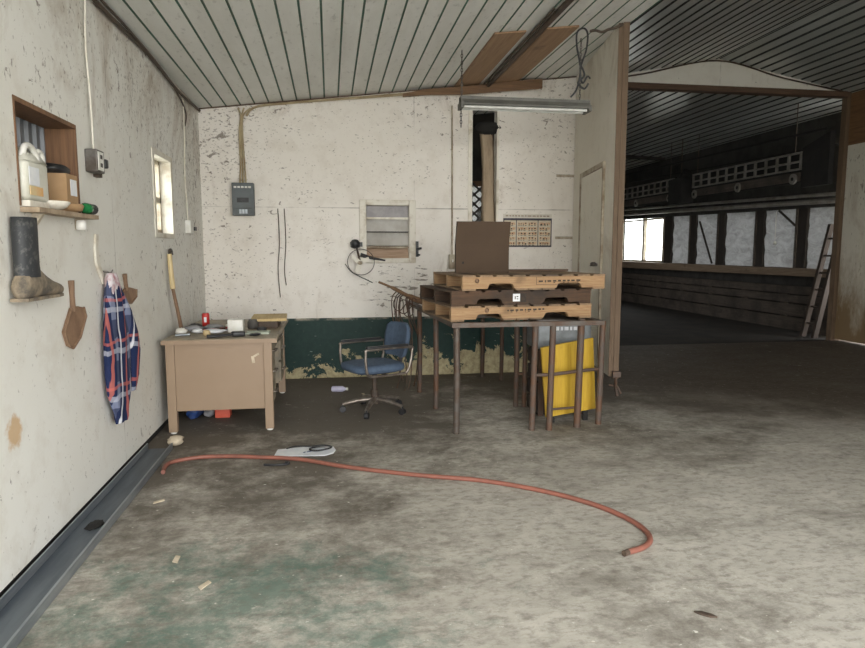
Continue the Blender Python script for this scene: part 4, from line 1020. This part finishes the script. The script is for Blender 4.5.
# bright window bays at the far end
bwn = MB(); 
for (a,b,c_,d_) in ((15.40,15.50,1.08,2.34),(16.48,16.58,1.08,2.34),(17.9,18.0,1.08,2.34),(15.40,18.0,1.08,1.14),(15.40,18.0,2.19,2.23)): bwn.box(WX+.02,WX+.1,a,b,c_,d_)
bwo = struct(bwn.build('window_4', m_sill))
MB().box(WX+.06,WX+.066,15.5,16.48,1.14,2.36).build('pane', m_glass, bwo)
MB().box(WX+.06,WX+.066,16.58,17.9,1.14,2.36).build('pane', m_glass, bwo)
struct(MB().box(WX,WX+.2,18.0,YE,1.08,2.36).build('wall_barn_far', m_barn_wall))
struct(MB().box(3.3,9.2,YE,YE+.1,0,4.3).build('wall_barn_end', m_barn_wall))
# barn left wall with its own open bays
w = MB().box(3.30,3.40,9.1,YE,0,1.0).box(3.30,3.40,9.1,YE,2.3,3.9)
w.box(3.30,3.40,9.1,13.6,1.0,2.3).box(3.30,3.40,14.6,YE,1.0,2.3)
struct(w.build('wall_barn_left', m_barn_wall))
# rails above the bays
for i,(z0,z1,r_,lab) in enumerate(((2.30,2.55,.028,'upper pale rail pipe above the barn windows'),(2.19,2.42,.042,'lower thick rail pipe above the barn windows'))):
    tag(MB().cyl((8.02-.03*i,9.2,z0),(8.02-.03*i,18.6,z1),r_,10).build('barn_rail', m_rail), lab, 'pipe', 'rail pipes along the barn')
# hanging slatted cage racks
def rack(label, y0, y1):
    t = thing('cage_rack', label, 'rack', (7.6,y0,2.47), 0, 'cage racks hung in the barn')
    L = y1-y0
    rl = MB()
    for z in (.50,.36,.24): rl.box(-.02,.02,0,L,z,z+.028)
    rl.build('rail', m_rail, t)
    k = 0
    n = int(L/.27)
    for k in range(n+1):
        y = L*k/n; MB().box(-.018,.018,y-.02,y+.02,.24,.53).build('slat', m_rail, t)
    MB().prism([(0,.06),(L,.06),(L,.20),(0,.20)],-.012,.012,'x').build('lower_board', m_barn_wood, t)
    MB().box(.05,.08,0,L,.04,.55).build('back_sheet', m_dark, t)
    for y in (.12,L-.12,L/2):
        wh = MB().tube([(-.05,y,.10),(-.02,y,.10)],.085,16).build('pulley', m_rail, t)
        MB().tube([(-.056,y,.10),(-.05,y,.10)],.03,12).build('pulley_hub', m_dark, wh)
    for y in (.15,L-.15): MB().cyl((0,y,.53),(0,y,roof_z(7.6)-2.47),.008,6).build('hanger', m_cable, t)
    return t
rack('nearer slatted cage rack hanging in the dark barn', 9.75, 12.95)
rack('farther slatted cage rack hanging in the dark barn', 13.75, 17.2)
mo = thing('drive_motor', 'black drive motor unit hung between the two cage racks', 'motor', (7.55,13.05,2.40))
MB().rbox(-.15,.15,0,.60,0,.55,.06).build('housing', m_dark, mo)
MB().cyl((0,.3,.50),(0,.08,.66),.09,14).build('duct', m_dark, mo)
MB().cyl((0,.3,.55),(0,.3,roof_z(7.55)-2.40),.012,6).build('hanger', m_cable, mo)
ct = MB()
ct.prism([(9.12,2.42),(9.70,2.42),(9.70,3.05),(9.12,3.22)],7.58,7.66,'x')
tag(ct.build('dark_curtain', m_dark), 'dark hanging curtain panel beside the doorway jamb in barn', 'curtain')
tag(MB().cyl((7.50,9.12,3.25),(7.50,18.0,3.34),.022,8).build('water_pipe', m_dark), 'long black pipe hung along the barn under its ceiling', 'pipe')
tag(MB().cyl((7.72,9.12,3.02),(7.72,18.0,3.20),.014,8).build('feed_line', m_dark), 'thin dark line strung below the black barn pipe', 'line')
tag(MB().prism([(4.0,3.78),(8.0,3.62),(8.0,3.55),(4.0,3.70)],14.9,15.0,'y').build('tie_beam', m_stud), 'dark tie beam crossing the barn below its ceiling', 'beam')
# ladder leaning by the jamb
ld = thing('wooden_ladder', 'old wooden ladder leaning beside the barn doorway jamb', 'ladder', (7.68,9.30,0))
A0, A1 = Vector((0,.0,0)), Vector((.34,-.03,1.83)); B0, B1 = Vector((.0,.26,0)), Vector((.34,.20,1.83))
for a,b in ((A0,A1),(B0,B1)):
    d_ = (b-a); 
    MB().loft([[a+Vector((dx,dy,0)) for dx,dy in ((-.04,-.028),(.04,-.028),(.04,.028),(-.04,.028))],[b+Vector((dx,dy,0)) for dx,dy in ((-.04,-.028),(.04,-.028),(.04,.028),(-.04,.028))]],smooth=False).build('rail', m_ladder, ld)
for k in range(6):
    t_ = .12+.15*k
    MB().cyl(A0.lerp(A1,t_),B0.lerp(B1,t_),.016,8).build('rung', m_ladder, ld)

# ------------------------------------------------------------------ daylight
wd = bpy.data.worlds.new('sky'); scn.world = wd; wd.use_nodes = True
nt = wd.node_tree; bg = nt.nodes['Background']
tc = nt.nodes.new('ShaderNodeTexCoord'); sx = nt.nodes.new('ShaderNodeSeparateXYZ'); rp = nt.nodes.new('ShaderNodeValToRGB')
nt.links.new(tc.outputs['Generated'], sx.inputs[0]); nt.links.new(sx.outputs['Z'], rp.inputs[0])
rp.color_ramp.elements[0].color = (1.0,.985,.95,1); rp.color_ramp.elements[1].color = (.88,.94,1.0,1)
nt.links.new(rp.outputs[0], bg.inputs[0]); bg.inputs[1].default_value = 4.4
def portal(name, loc, rot, sx_, sy_):
    l = bpy.data.lights.new(name, 'AREA'); l.shape = 'RECTANGLE'; l.size = sx_; l.size_y = sy_
    l.cycles.is_portal = True
    o = bpy.data.objects.new(name, l); COL.objects.link(o); o.location = loc; o.rotation_euler = rot
    o['kind'] = 'structure'
    return o
portal('doorway_daylight', (1.56,FY-.05,1.7), (R(-90),0,R(180)), 5.9, 3.5)
portal('barn_daylight', (8.45,16.7,1.7), (0,R(90),0), 1.3, 2.6)
portal('barn_bay_daylight', (3.28,14.1,1.65), (0,R(-90),0), 1.3, 1.0)

cam = bpy.data.cameras.new('camera'); co = bpy.data.objects.new('camera', cam); COL.objects.link(co)
cam.sensor_width = 36; cam.lens = 650/865*36; cam.clip_start = .05; cam.clip_end = 200
co.location = (0,0,1.41); co.rotation_euler = (R(90-6.495),0,R(-8.905))
scn.camera = co
scn.view_settings.view_transform = 'Standard'; scn.view_settings.look = 'None'
scn.view_settings.exposure = 1.0; scn.view_settings.gamma = 1; scn.view_settings.use_curve_mapping = False
